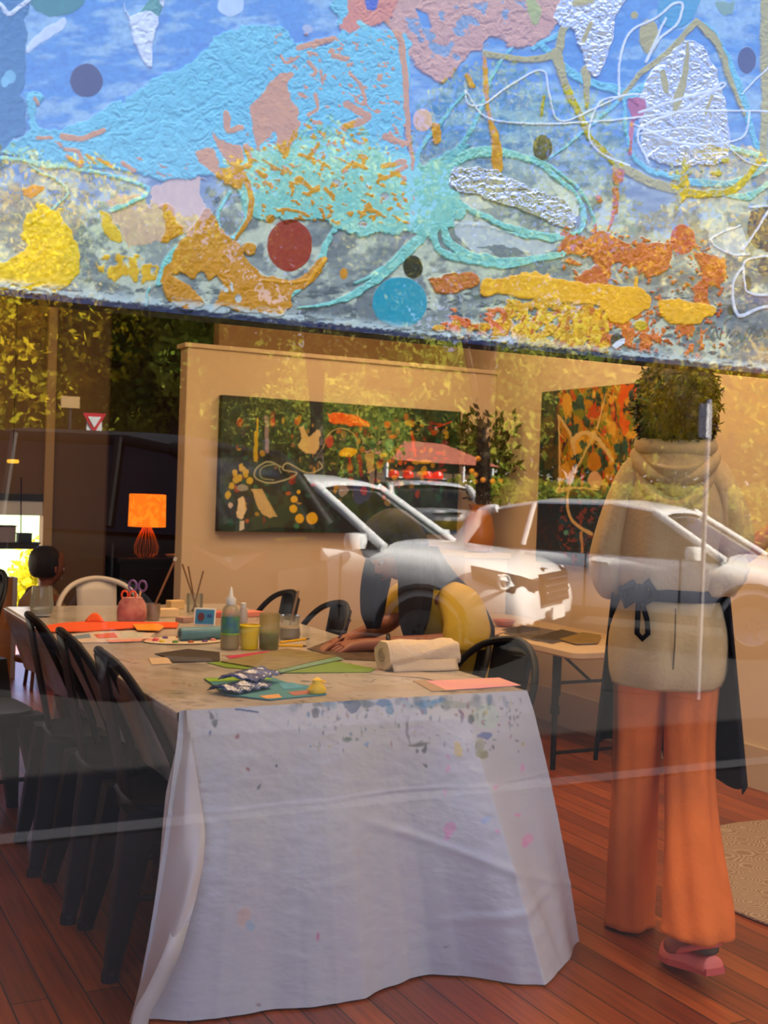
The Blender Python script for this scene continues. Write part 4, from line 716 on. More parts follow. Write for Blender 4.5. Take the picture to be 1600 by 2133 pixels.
# sideboard and lamp in the dark room
SB = thing('dark_sideboard', 'dark sideboard below the glowing lamp in the dark doorway', 'sideboard', (2.62, 8.3, 0)); DK = mat('dark_timber', (30, 20, 16), .4)
MB().box((0, 0, .42), (.9, .42, .66)).build('carcass', DK, SB); MB().box((0, 0, .765), (.94, .46, .03)).build('top', DK, SB, bevel=.004)
for x in (-.22, .22):
    d_ = MB().box((x, -.215, .42), (.42, .015, .58)).build('door', DK, SB, bevel=.003); MB().lathe([(.012, -.01), (.012, .01)], (x * .3, -.235, .45), 10).build('knob', CHR, d_)
for x in (-.42, .42):
    for y in (-.18, .18): MB().tube([(x, y, 0), (x, y, .10)], .02, 8).build('leg', DK, SB)
LP = thing('table_lamp', 'glowing orange drum lamp on an open wire base, standing in the dark room', 'lamp', (2.37, 8.15, .78))
zt = 8.15; top_z = px_(312, 1030, 2.37)[2]; sh1 = py_(312, 1030, 8.15)[2] - .78; sh0 = py_(312, 1097, 8.15)[2] - .78
SHM = mat('lit_shade', (240, 130, 30), .8, emit=(255, 128, 14), estr=1.15, var=0)
t = SHM.node_tree; b = t.nodes['Principled BSDF']; co = N(t, 'ShaderNodeTexCoord'); nn = N(t, 'ShaderNodeTexNoise'); nn.inputs['Scale'].default_value = 9; nn.inputs['Distortion'].default_value = 1.5; rr = N(t, 'ShaderNodeValToRGB'); t.links.new(co.outputs['Object'], nn.inputs['Vector']); t.links.new(nn.outputs[0], rr.inputs[0]); rr.color_ramp.elements[0].position = .45; rr.color_ramp.elements[1].position = .55; rr.color_ramp.elements[0].color = (*lin((255, 138, 22)), 1); rr.color_ramp.elements[1].color = (*lin((250, 112, 8)), 1); t.links.new(rr.outputs[0], b.inputs['Emission Color'])
MB().lathe([(.128, sh0), (.132, sh0), (.128, sh1), (.124, sh1)], n=32, cap=False).build('lamp_shade', SHM, LP, smooth=True)
bs = MB()
for k in range(16):
    a = 2 * math.pi * k / 16; bs.tube([(r_ * math.cos(a), r_ * math.sin(a), z) for r_, z in ((.02, sh0 + .02), (.035, sh0 - .02), (.06, sh0 - .07), (.085, sh0 - .14), (.08, .03), (.05, 0.003))], .0028, 5)
bs.build('wire_base', mat('amber_wire', (206, 130, 30), .4, .3), LP)
MB().tube([(0, 0, .004), (0, 0, sh0 + .03)], .006, 6).build('stem', BR, LP); MB().lathe([(0, 0), (.028, .02), (.03, .05), (.015, .08), (0, .08)], (0, 0, sh0 + .03), 12).build('bulb', mat('warm_bulb', (255, 200, 120), .5, emit=(255, 190, 110), estr=6), LP)
l = bpy.data.lights.new('lamp_light', 'POINT'); l.energy = 2.2; l.color = (1, .55, .2); l.shadow_soft_size = .04; o = bpy.data.objects.new('lamp_light', l); o.location = (2.37, 8.15, .78 + sh0 + .08); COL.objects.link(o)
for (x, c, h_, nm, lb, ct) in ((2.56, (210, 170, 130), .025, 'trinket_dish', 'small pale dish on the sideboard right of the lamp base', 'dish'), (2.68, (120, 150, 50), .07, 'small_green_pot', 'small green pot at the right end of the sideboard', 'pot')):
    q = thing(nm, lb, ct, (x, 8.15, .78)); MB().lathe([(.03, 0), (.045, h_ * .5), (.05, h_), (.043, h_), (.03, h_ * .3)], n=16).build('bowl', mat(nm, c, .4), q, smooth=True); MB().lathe([(.03, 0), (.034, .005)], n=16).build('foot_ring', mat(nm + '_foot', tuple(int(v * .7) for v in c), .5), q)
# round patterned rug
RG = bpy.data.materials.new('rug_pattern'); RG.use_nodes = True; t = RG.node_tree; b = t.nodes['Principled BSDF']; b.inputs['Roughness'].default_value = .95
co = N(t, 'ShaderNodeTexCoord'); vo = N(t, 'ShaderNodeTexVoronoi'); vo.inputs['Scale'].default_value = 9; t.links.new(co.outputs['Object'], vo.inputs['Vector']); wv = N(t, 'ShaderNodeMath', operation='SINE'); mu = N(t, 'ShaderNodeMath', operation='MULTIPLY'); mu.inputs[1].default_value = 60; t.links.new(vo.outputs['Distance'], mu.inputs[0]); t.links.new(mu.outputs[0], wv.inputs[0])
nn = N(t, 'ShaderNodeTexNoise'); nn.inputs['Scale'].default_value = 40; t.links.new(co.outputs['Object'], nn.inputs['Vector']); ad = N(t, 'ShaderNodeMath', operation='ADD'); t.links.new(wv.outputs[0], ad.inputs[0]); t.links.new(nn.outputs[0], ad.inputs[1])
rr = N(t, 'ShaderNodeValToRGB'); rr.color_ramp.elements[0].position = .3; rr.color_ramp.elements[1].position = 1.0; rr.color_ramp.elements[0].color = (*lin((146, 118, 88)), 1); rr.color_ramp.elements[1].color = (*lin((176, 152, 122)), 1); t.links.new(ad.outputs[0], rr.inputs[0]); t.links.new(rr.outputs[0], b.inputs['Base Color'])
rg = MB().lathe([(.74, 0.0), (.765, .004), (.765, .010), (.74, .014), (.5, .014), (.2, .014)], n=64).build('round_rug', RG, smooth=True); rg.location = (3.55, 2.8, .001); tagd(rg, 'round cream rug with lace-like medallion pattern on the boards at the right edge', 'rug')

# things hanging in the bright far window, and the small pendant
def pbox(name, lb, ct, x0, y0, x1, y1, c, parts, Y=7.80, dp=.12):
    a_ = py_(x0, y1, Y); b_ = py_(x1, y0, Y); r = thing(name, lb, ct, ((a_[0] + b_[0]) / 2, Y, a_[2])); w_ = b_[0] - a_[0]; h_ = b_[2] - a_[2]
    MB().box((0, 0, h_ / 2), (w_, dp, h_)).build(parts[0], mat(name + '_a', c, .6), r, bevel=.004); MB().box((0, 0, h_ + .004), (w_ * 1.04, dp * 1.04, .008)).build(parts[1], mat(name + '_b', tuple(int(v * .6) for v in c), .6), r); return r
r = pbox('window_shelf', 'dark shelf crossing the bright far window at the left edge', 'shelf', -60, 1132, 78, 1142, (40, 38, 44), ('board', 'top_edge')); 
for x in (-.15, .1): MB().tube([(x, 0, 0), (x, .05, .46)], .004, 6).build('hanger', CHB, r)
pbox('shelf_box', 'pale grey box on the window shelf at the left edge', 'box', -40, 1097, 30, 1131, (150, 144, 156), ('carton', 'lid')); pbox('small_dark_box', 'small dark box on the window shelf, right of the grey box', 'box', 36, 1113, 64, 1131, (30, 44, 60), ('carton', 'lid'), dp=.10)
c_ = py_(27, 961, 6.9); r = thing('pendant_lamp', 'tiny glowing yellow pendant disc at the upper left, above the far window', 'lamp', c_); MB().lathe([(0, -.012), (.030, -.010), (.034, 0), (.030, .010), (0, .012)], n=24).build('glowing_disc', mat('pendant_glow', (255, 200, 60), .5, emit=(255, 196, 60), estr=.9), r, smooth=True)
MB().tube([(0, 0, .01), (0, 0, 2.9 - c_[2])], .003, 6).build('cord', CHB, r)
# ================================================================ TABLECLOTH
CM = vcmat('canvas_dropcloth', .9, bump=.12, bscale=500)
CL = thing('tablecloth', 'big off-white canvas cloth splashed with paint, covering the long table and falling to the floor', 'tablecloth', (1.455, 4.1, .74))
CBASE = (206, 196, 184)
def cloth_top():
    drop = .27; nu1, nu2 = 60, 300; xs = []
    ny = 520; ys = np.linspace(2.850, 5.33, ny)
    u = np.concatenate([np.linspace(-drop, 0, nu1)[:-1], np.linspace(0, 1.06, nu2), 1.06 + np.linspace(0, .27, 40)[1:]])
    U, Yy = np.meshgrid(u, ys); Xw = np.clip(.925 + U, .925, 1.985); Z = np.full_like(U, .7515)
    L = U < 0; R = U > 1.06; dl = np.where(L, -U, 0); dr = np.where(R, U - 1.06, 0)
    Z = Z - dl - dr; wv = np.sin(Yy * 9) * .5 + np.sin(Yy * 21 + 1) * .25
    Xw = Xw + np.clip(dl - .02, 0, 1) * (.42 + .10 * wv) - .004 * (dl > 0) - np.clip(dr - .02, 0, 1) * (.42 + .10 * wv) + .003 * (dr > 0)
    Z = Z + (~L & ~R) * (.0022 * (fbm(U * 9, Yy * 5, 3, 3) - .3) ); Z = np.where(L | R, Z, Z) - .004 * (np.minimum(U, 1.06 - U) < .006) * (~L & ~R)
    P = np.stack([Xw, Yy, Z], -1); a = Art(U * 1000, Yy * 1000, lin(CBASE), 1, 5); X, Y = a.X, a.Y
    d = sstep(.45, .7, fbm(X / 140, Y / 200, 9, 5)); a.col = a.col * (1 - .22 * d[..., None] * np.array([1, 1.05, 1.3])); rs = np.random.RandomState(2)
    cs = [(60, 66, 76), (86, 92, 70), (40, 70, 100), (120, 70, 60), (150, 120, 60), (64, 90, 84), (52, 44, 46), (180, 110, 100)]
    for k in range(330):
        near = rs.rand() < .55; x = rs.uniform(-60, 1060); y = 2855 + (rs.rand() ** 1.6 * 900 if near else rs.rand() * 2400); c = cs[rs.randint(len(cs))]
        if rs.rand() < .4: ang = rs.rand() * 6; L_ = 20 + 90 * rs.rand(); a.line([(x, y), (x + L_ * math.cos(ang), y + L_ * math.sin(ang))], 2 + 6 * rs.rand(), c, .3, 9, 2, op=.25 + .5 * rs.rand())
        else: a.ell(x, y, 4 + 22 * rs.rand() ** 2, 3 + 16 * rs.rand() ** 2, c, .3, 9, 3, op=.2 + .5 * rs.rand())
    for (x, y, rx, ry, c) in ((60, 3080, 40, 60, (96, 104, 60)), (250, 3500, 70, 90, (84, 92, 104)), (300, 3560, 60, 20, (60, 70, 90)), (900, 2900, 120, 25, (96, 92, 100)), (110, 2960, 18, 22, (46, 50, 60)), (60, 2950, 16, 20, (110, 90, 110)), (330, 2980, 200, 60, (188, 160, 130)), (700, 3000, 150, 60, (190, 168, 140))): a.ell(x, y, rx, ry, c, .2, 20, 14, op=.35)
    gridmesh('top_panel', P, a.col, CM, CL)
def front_drape():
    nx, nz = 420, 330
    bpx = [(282, 2128), (330, 2124), (450, 2120), (560, 2098), (620, 2088), (700, 2086), (760, 2078), (810, 2054), (850, 2038), (900, 2031), (960, 2031), (1040, 2038), (1130, 2048), (1165, 2010), (1210, 1962)]
    B = np.array([pz(x, y, .006) for x, y in bpx]); s_ = np.concatenate([[0], np.cumsum(np.linalg.norm(np.diff(B, axis=0), axis=1))]); s_ /= s_[-1]
    u = np.linspace(0, 1, nx); v = np.linspace(0, 1, nz); Bx = np.stack([np.interp(u, s_, B[:, i]) for i in range(3)], -1)
    # soften the polyline
    for _ in range(4): Bx[1:-1] = (Bx[:-2] + Bx[1:-1] * 2 + Bx[2:]) / 4
    T = np.stack([.927 + 1.056 * u, 2.850 + 0 * u, .752 + 0 * u], -1)
    U, V = np.meshgrid(u, v); k = V[..., None]; P = T[None] * (1 - k) + Bx[None] * k
    P[..., 1] -= .018 * np.sin(np.pi * V) + .010 * np.clip(V * 12, 0, 1)
    f_ = .012 * np.sin(U * 13 + 1.2) * V + .007 * np.sin(U * 31 + V * 2) * V ** 1.5 + .004 * np.sin(U * 60) * V ** 2
    dg = np.exp(-((V - (.40 + .62 * (U - .42))) / .02) ** 2) * sstep(.38, .5, U) * .004; dg2 = np.exp(-((V - (.80 - .25 * (U - .6))) / .02) ** 2) * sstep(.55, .65, U) * sstep(.95, .8, U) * .004; dg3 = np.exp(-((U - (.78 + .2 * (V - .6))) / .018) ** 2) * sstep(.5, .7, V) * .004
    seam = np.exp(-((V - (.335 - .02 * U)) / .008) ** 2) * .0015
    P[..., 1] += f_ - dg - dg2 - dg3 - seam + .003 * (fbm(U * 30, V * 30, 5, 4) - .5)
    X, Y = projA(P); a = Art(X, Y, lin((196, 194, 192)), 1, 9); rs = np.random.RandomState(8)
    a.col *= (1 - .05 * fbm(X / 60, Y / 60, 3, 4))[..., None]
    def E(x, y, rx, ry, c, op=.7, w=9): a.ell(x, y, rx, ry, c, .1, w, 2.0, op=op)
    for (x, y, rx, ry, c) in ((445, 1508, 5, 9, (30, 60, 50)), (440, 1492, 3, 8, (60, 50, 46)), (496, 1530, 5, 5, (150, 50, 80)), (434, 1528, 3, 6, (60, 100, 150)), (655, 1486, 8, 9, (30, 40, 70)), (660, 1470, 9, 6, (120, 116, 100)), (725, 1538, 10, 5, (50, 90, 60)),
                              (732, 1470, 14, 14, (36, 66, 96)), (720, 1462, 16, 8, (60, 90, 110)), (760, 1464, 22, 7, (90, 104, 104)), (800, 1465, 18, 8, (50, 110, 150)), (812, 1478, 10, 12, (70, 130, 160)), (890, 1465, 26, 9, (60, 130, 170)), (885, 1478, 8, 14, (70, 120, 160)), (915, 1460, 14, 6, (70, 140, 180)),
                              (982, 1497, 10, 7, (30, 46, 40)), (960, 1492, 4, 12, (110, 70, 110)), (950, 1470, 40, 8, (150, 160, 150)), (1010, 1490, 26, 26, (186, 200, 180)), (955, 1562, 9, 16, (206, 180, 80)), (1005, 1570, 12, 8, (140, 140, 90)), (1000, 1556, 8, 14, (170, 170, 140)), (1010, 1535, 14, 8, (60, 90, 150)), (870, 1550, 22, 4, (90, 90, 80)), (885, 1560, 5, 8, (60, 66, 60)),
                              (870, 1524, 30, 10, (190, 180, 186)), (850, 1520, 3, 26, (110, 110, 110)), (515, 1602, 3, 5, (150, 60, 90)), (540, 1640, 3, 6, (80, 90, 110)), (576, 1596, 3, 4, (50, 50, 90)), (762, 1550, 4, 3, (90, 150, 200)), (888, 1596, 3, 3, (40, 60, 60)), (1037, 1508, 4, 3, (150, 60, 90)), (660, 1952, 4, 8, (206, 120, 150)), (930, 1970, 5, 2, (120, 130, 140)), (536, 2090, 3, 4, (150, 120, 120)), (380, 1630, 2, 2, (80, 80, 90))): E(x, y, rx, ry, c)
    a.line([(490, 1477), (538, 1482)], 4, (30, 60, 110), .1, 2, op=.9)
    for (x, y, rx, ry) in ((935, 1725, 16, 14), (930, 1740, 8, 12), (1075, 1695, 7, 5), (1100, 1745, 12, 10), (1095, 1755, 8, 6), (1038, 1735, 6, 4), (1035, 1640, 5, 6), (1086, 1600, 5, 8), (935, 1575, 4, 5), (930, 1600, 5, 6), (930, 1650, 4, 5)): E(x, y, rx, ry, (226, 150, 184), .6)
    E(508, 1910, 16, 22, (216, 176, 150), .5, 8); E(520, 1928, 10, 10, (150, 190, 206), .6); E(1010, 1710, 10, 10, (160, 180, 220), .5)
    for k in range(170):
        x = rs.uniform(640, 1090) if rs.rand() < .75 else rs.uniform(390, 1100); y = 1455 + rs.rand() ** 1.5 * 110; c = [(60, 80, 90), (50, 110, 150), (90, 110, 80), (150, 70, 90), (180, 160, 70), (40, 40, 46)][rs.randint(6)]; E(x, y, 1 + 2.6 * rs.rand() ** 2, 1.2 + 5 * rs.rand() ** 2, c, .6, 5)
    for k in range(26): x = rs.uniform(620, 1090); a.line([(x, 1452), (x + rs.normal() * 6, 1462 + 14 * rs.rand())], 5 + 12 * rs.rand(), [(60, 90, 110), (90, 100, 90), (60, 130, 160)][rs.randint(3)], .1, 6, 4, op=.35)
    gridmesh('front_drape', P, a.col, CM, CL)
def corner_fold():
    L1 = [(384, 1478), (366, 1560), (346, 1650), (333, 1790), (313, 1940), (292, 2050), (268, 2142)]; L2 = [(388, 1480), (402, 1560), (416, 1650), (428, 1738), (424, 1800), (408, 1880), (376, 1980), (336, 2070), (306, 2124)]
    n = 120; v = np.linspace(0, 1, n)
    def curve(pts, y0, y1):
        P = np.array([py_(x, y, y0 + (y1 - y0) * min(1, (y - 1478) / 500)) for x, y in pts]); P[:, 2] = np.maximum(P[:, 2], .004); s = np.linspace(0, 1, len(P)); return np.stack([np.interp(v, (np.array([q[1] for q in pts]) - pts[0][1]) / (pts[-1][1] - pts[0][1]), P[:, i]) for i in range(3)], -1)
    A_ = curve(L1, 2.85, 2.80); B_ = curve(L2, 2.83, 2.70); A_[-1, 2] = B_[-1, 2] = .004
    for _ in range(6): A_[1:-1] = (A_[:-2] + 2 * A_[1:-1] + A_[2:]) / 4; B_[1:-1] = (B_[:-2] + 2 * B_[1:-1] + B_[2:]) / 4
    w_ = np.linspace(0, 1, 40); V, Wd = np.meshgrid(v, w_, indexing='ij'); P = A_[:, None] * (1 - Wd[..., None]) + B_[:, None] * Wd[..., None]; P[..., 1] -= .03 * np.sin(np.pi * Wd) * np.clip(V * 3, 0, 1) * np.sin(np.pi * np.clip(V, .0, .92)) + .006 * np.sin(Wd * 9 + V * 14) * V
    # roll the free edge back under
    P2 = P[:, -1:, :] + np.array([-.03, .03, 0])[None, None] * np.clip(V[:, :1, None] * 2, 0, 1); P = np.concatenate([P, P2], 1)
    X, Y = projA(P); gridmesh('corner_fold', P, np.array(lin((212, 200, 186))) * (1 - .06 * fbm(X / 40, Y / 60, 4, 3))[..., None], CM, CL)
cloth_top(); front_drape(); corner_fold()
# ================================================================ WALL PAINTINGS
def back_painting():
    x0, x1, z0, z1 = 2.232, 3.79, 1.057, 1.82; Y0 = 6.27
    XX, ZZ = np.meshgrid(np.linspace(x0, x1, 520), np.linspace(z0, z1, 260)); P = np.stack([XX, np.full_like(XX, Y0), ZZ], -1); X, Y = projA(P)
    a = Art(X, Y, lin((18, 24, 20)), .4, 33); k = sstep(.45, .6, fbm(X / 22, Y / 28, 5, 4))[..., None]; a.col = a.col * (1 - k) + np.array(lin((30, 56, 44))) * k
    k = sstep(.5, .7, fbm(X / 12, Y / 18, 15, 4)) * sstep(860, 900, Y) * sstep(1060, 1010, Y); a.col = a.col * (1 - .5 * k[..., None]) + np.array(lin((70, 80, 60))) * .5 * k[..., None]
    rs = np.random.RandomState(4); cs = [(170, 60, 26), (196, 96, 30), (120, 40, 40), (30, 90, 70), (190, 150, 40), (60, 40, 70), (150, 120, 70), (40, 110, 80)]
    for q in range(170):
        x = rs.uniform(480, 935); y = rs.uniform(865, 1050) if x > 560 else rs.uniform(880, 1090); a.ell(x, y, 1.5 + 5 * rs.rand(), 2 + 7 * rs.rand(), cs[rs.randint(len(cs))], .5, 2, .8, op=.75)
    for q in range(60): x = rs.uniform(780, 935); y = rs.uniform(880, 1010); a.ell(x, y, 3 + 6 * rs.rand(), 2 + 4 * rs.rand(), cs[rs.randint(5)], .5, 3, .8, op=.9)
    a.poly([(683, 862), (700, 858), (730, 862), (768, 880), (765, 888), (720, 884), (690, 882)], (226, 84, 16), 1, 3); a.line([(730, 868), (768, 888)], 6, (226, 120, 40)); a.ell(568, 880, 6, 9, (180, 60, 50))
    for p in ([(536, 872), (535, 920), (534, 960)], [(532, 900), (530, 960)]): a.line(p, 4, (196, 170, 20), 1, 2)
    cr = (206, 180, 120)
    a.poly([(622, 890), (632, 888), (642, 910), (650, 905), (662, 895), (666, 910), (662, 935), (650, 945), (636, 942), (622, 930), (630, 912)], cr, 1, 3)
    for i in range(22): t_ = i / 21; a.line([(524 + 40 * t_, 1020 + 55 * t_), (524 + 40 * t_ + 22 - 10 * t_, 1022 + 55 * t_ - 2)], 2.4, cr, 1, 1)
    a.poly([(526, 1022), (548, 1030), (562, 1052), (568, 1076), (552, 1074), (534, 1050)], cr, 1, 2)
    a.line([(590, 975), (560, 962), (535, 975), (532, 995), (560, 1006), (600, 998), (618, 985), (590, 978), (600, 965), (640, 985), (670, 975), (665, 962)], 3, (170, 170, 130), 1, .8)
    a.line([(570, 1000), (545, 995), (545, 975), (575, 968), (586, 985)], 2, (150, 160, 120), 1, .8)
    a.line([(672, 935), (685, 905), (710, 892), (738, 905), (745, 930)], 2.2, (170, 150, 100), 1, .8)
    for (x, y, r_) in ((613, 1040, 7), (611, 1060, 8), (624, 1080, 9), (650, 1080, 12), (622, 1025, 4)): a.ell(x, y, r_, r_ * 1.05, (226, 180, 24), 1, 1)
    for (x, y) in ((490, 985), (500, 995), (482, 1012), (476, 1030), (492, 1000), (505, 975), (512, 985), (520, 1000)): a.ell(x, y, 6, 8, (206, 176, 24), 1, 4)
    a.poly([(495, 1040), (508, 1035), (512, 1060), (506, 1078), (494, 1075)], (226, 206, 160), 1, 3); a.poly([(498, 1085), (508, 1084), (510, 1102), (500, 1106)], (216, 206, 180), 1, 3); a.ell(505, 1016, 12, 7, (150, 150, 140), 1, 3); a.ell(480, 1052, 5, 6, (200, 180, 160), 1, 3); a.poly([(486, 1030), (520, 1036), (518, 1062), (512, 1070), (514, 1040)], (30, 34, 70), .6, 3)
    a.ell(725, 942, 18, 10, (226, 180, 20), 1, 4); a.line([(728, 950), (730, 985)], 6, (150, 30, 20)); a.line([(748, 950), (752, 990)], 7, (140, 30, 30)); a.ell(686, 920, 8, 12, (176, 60, 60), 1, 3); a.ell(811, 927, 10, 13, (70, 130, 100), 1, 2); a.ell(618, 1096, 6, 6, (40, 110, 80), 1, 2)
    a.poly([(762, 945), (778, 940), (780, 980), (766, 985)], (176, 150, 90), 1, 3); a.line([(906, 892), (940, 878)], 3, (196, 70, 30), 1, 1); a.line([(555, 870), (556, 940)], 8, (150, 130, 140), 1, 2, op=.8); a.line([(858, 900), (866, 950)], 6, (190, 70, 20), 1, 3); a.ell(885, 962, 14, 4, (206, 170, 20)); a.ell(880, 985, 10, 5, (206, 170, 20), 1, 3)  # lilac upright stroke paints in the reflection of the verge post
    a.poly([(735, 1010), (760, 1000), (775, 1030), (750, 1050), (735, 1035)], (50, 60, 110), .7, 3); a.ell(757, 1022, 8, 9, (150, 60, 90), 1, 3); a.ell(715, 1020, 10, 14, (150, 140, 140), 1, 4)
    P[..., 1] -= a.h * .001; r = thing('wall_painting', 'wide dark green abstract painting with yellow dots and an orange stroke on the back wall', 'painting', (3.01, 6.30, 1.057))
    gridmesh('painted_surface', P, a.col, vcmat('oil_paint_dark', .5), r, a.met, a.r); MB().box((3.011, 6.299, 1.4385), (1.558, .05, .763)).build('canvas_stretcher', mat('stretcher_dark', (26, 24, 22), .7), r, world=True)
def right_painting():
    y0, y1, z0, z1 = 4.55, 5.755, .93, 1.93; X0 = 4.03
    YY, ZZ = np.meshgrid(np.linspace(y1, y0, 380), np.linspace(z0, z1, 320)); P = np.stack([np.full_like(YY, X0), YY, ZZ], -1); X, Y = projA(P); a = Art(X, Y, lin((30, 40, 38)), .4, 44)
    def lay(sx, sy, sd, lo, hi, c):
        k = sstep(lo, hi, fbm(X / sx, Y / sy, sd, 4))[..., None]; a.col = a.col * (1 - k) + np.array(lin(c)) * k
    up = sstep(1040, 1000, Y)[..., None]; base = a.col.copy(); lay(14, 34, 3, .44, .52, (170, 116, 20)); lay(9, 30, 7, .55, .62, (176, 58, 24)); lay(11, 24, 11, .57, .63, (30, 70, 66)); lay(10, 20, 13, .6, .66, (110, 110, 30)); lay(18, 26, 17, .60, .68, (206, 150, 50)); a.col = base * (1 - up) + a.col * up
    dn = 1 - up; k = sstep(.5, .6, fbm(X / 7, Y / 9, 21, 4))[..., None]; a.col = a.col * (1 - k * dn) + np.array(lin((30, 66, 76))) * k * dn; k = sstep(.6, .66, fbm(X / 8, Y / 8, 25, 4))[..., None]; a.col = a.col * (1 - k * dn) + np.array(lin((120, 60, 50))) * k * dn
    kx = sstep(1168, 1160, X)[..., None]; a.col = a.col * (1 - kx * .85) + np.array(lin((26, 40, 44))) * kx * .85
    T = (206, 170, 110)
    a.poly([(1290, 802), (1332, 800), (1328, 815), (1310, 820), (1298, 860), (1312, 880), (1300, 910), (1292, 860)], (206, 84, 24), .5, 5)
    for p, w_ in (([(1164, 868), (1166, 940), (1166, 1022)], 3.5), ([(1163, 866), (1180, 890), (1192, 912)], [4, 6, 5]), ([(1198, 948), (1194, 918), (1206, 906), (1220, 902), (1240, 910), (1256, 928), (1276, 960)], [3, 14, 8, 10, 9, 5]), ([(1164, 1022), (1200, 1016), (1246, 1020)], [12, 4, 3]),
                  ([(1262, 820), (1250, 870), (1240, 900), (1220, 940), (1200, 980), (1186, 1016), (1182, 1050), (1190, 1080), (1210, 1100), (1232, 1112)], [2, 4, 4, 5, 6, 8]), ([(1238, 890), (1262, 922), (1280, 950)], [3, 6, 2])): a.line(p, w_, T if p[0][0] != 1238 else (186, 120, 20), 1, 1.5)
    a.ell(1240, 1000, 14, 18, (206, 160, 120), 1, 4); a.ell(1238, 962, 14, 20, (176, 110, 24), 1, 4); a.poly([(1185, 886), (1206, 884), (1205, 902), (1192, 908)], (34, 50, 54), .4, 3); a.ell(1180, 1110, 5, 5, (90, 150, 130), 1, 2); a.line([(1210, 1110), (1214, 1150)], 6, (190, 140, 90), 1, 3)
    P[..., 0] -= a.h * .001; r = thing('wall_painting', 'gold and rust abstract painting with tan looping lines on the right wall behind the walker', 'painting', (4.055, 5.15, .93))
    gridmesh('painted_surface', P[:, ::-1], a.col[:, ::-1], vcmat('oil_paint_gold', .5), r, a.met[:, ::-1], a.r[:, ::-1]); MB().box((4.057, 5.1525, 1.43), (.046, 1.205, 1.0)).build('canvas_stretcher', mat('stretcher_teal', (24, 36, 38), .7), r, world=True)
back_painting(); right_painting()
# ================================================================ THINGS ON THE TABLES
TZ = .7530
def sheet(name, label, cat, pts, c, th=.002, z=TZ, m=None, group=None, detail=None):
    P = [pz(x, y, z) for x, y in pts]; ctr = np.mean(P, 0); r = thing(name, label, cat, (ctr[0], ctr[1], z), 0, group) if detail else None
    mm = m or mat(name + '_mat', c, .7, var=.06, vscale=25)
    if not detail:
        o = MB().prism([p - ctr + np.array([0, 0, 0]) for p in P], (0, 0, th)).build(name, mm); o.location = (ctr[0], ctr[1], z); tagd(o, label, cat, group); return o
    MB().prism([p - ctr for p in P], (0, 0, th)).build('backing', mm, r)
    for nm, pp, cc, zz in detail:
        Q = [pz(x, y, z + th + zz) - ctr for x, y in pp]; Q = [q - np.array([0, 0, 0]) for q in Q]; MB().prism(Q, (0, 0, .0008)).build(nm, mat(nm + '_c', cc, .6, var=.15, vscale=40), r)
    return r
PG = 'loose sheets on the work table'
sheet('orange_felt', 'bright orange felt sheet with a folded peak lying left on the table', 'felt', [(88, 1306), (130, 1299), (180, 1296), (372, 1298), (368, 1308), (280, 1309), (180, 1316), (100, 1317)], (240, 92, 30), .004, TZ + .004)
f_ = MB().grid(np.array([[pz(178 + 40 * u, 1300, TZ) + np.array([0, .01 * v, .010 + .035 * math.sin(math.pi * u) * v]) for u in np.linspace(0, 1, 8)] for v in np.linspace(0, 1, 5)])); o = f_.build('folded_felt', mat('felt2', (240, 104, 36), .9), None, smooth=True, solid=.002); tagd(o, 'small peak of orange felt folded up behind the orange sheet', 'felt')
sheet('yellow_card', 'golden yellow card lying on the right end of the orange felt', 'card', [(276, 1301), (330, 1300), (342, 1306), (332, 1314), (286, 1313)], (232, 150, 20), .002, TZ + .011)
sheet('magazine', 'open magazine with pale blue and red pages under the orange felt', 'magazine', [(140, 1324), (200, 1317), (330, 1314), (312, 1328), (345, 1336), (170, 1340)], (206, 186, 170), .003, TZ, detail=[('red_picture', [(196, 1322), (238, 1318), (246, 1328), (205, 1330)], (216, 96, 50), .0002), ('blue_picture', [(150, 1325), (186, 1320), (190, 1328), (160, 1331)], (120, 140, 160), .0002), ('pale_picture', [(250, 1318), (300, 1317), (296, 1327), (256, 1328)], (190, 190, 176), .0002), ('pink_picture', [(220, 1333), (330, 1330), (336, 1334), (230, 1338)], (226, 150, 130), .0002)])
r = thing('paint_palette', 'pale oval paper palette with dabs of pink, yellow and green paint', 'palette', pz(385, 1335, TZ)); MB().lathe([(.0, 0), (.12, 0), (.125, .004), (.118, .004), (.0, .002)], n=28, sx=1.25, sy=.8).build('plate', mat('palette_paper', (214, 196, 170), .6), r, smooth=True)
rs = np.random.RandomState(9)
for k in range(12): a_ = k / 12 * 6.28; MB().lathe([(.012, 0), (.010, .006), (0, .009)], (.10 * math.cos(a_) * 1.1, .10 * math.sin(a_) * .7, .003), 10).build('paint_dab', mat('dab%d' % k, [(200, 60, 90), (220, 190, 40), (90, 140, 60), (180, 100, 60), (110, 80, 130), (230, 150, 140)][k % 6], .3), r, smooth=True)
sheet('dark_board', 'dark brown cardboard lying behind the blue packet', 'board', [(322, 1363), (392, 1353), (458, 1360), (458, 1378), (360, 1381), (350, 1372)], (52, 38, 30), .003)
sheet('pale_card', 'blank pale card beside the dark board at the table edge', 'card', [(310, 1372), (350, 1370), (358, 1383), (316, 1385)], (206, 176, 140), .002)
sheet('green_sheet', 'long lime green cutting sheet under the landscape board', 'mat', [(432, 1381), (560, 1372), (700, 1378), (782, 1394), (770, 1401), (590, 1402), (470, 1391)], (110, 142, 30), .002)
LB = mat('landscape_picture', (96, 78, 50), .6, var=0); LB = mat('landscape_picture', (110, 84, 52), .6, var=.5, vscale=14, color2=(150, 140, 84), stretch=(1, 5, 1))
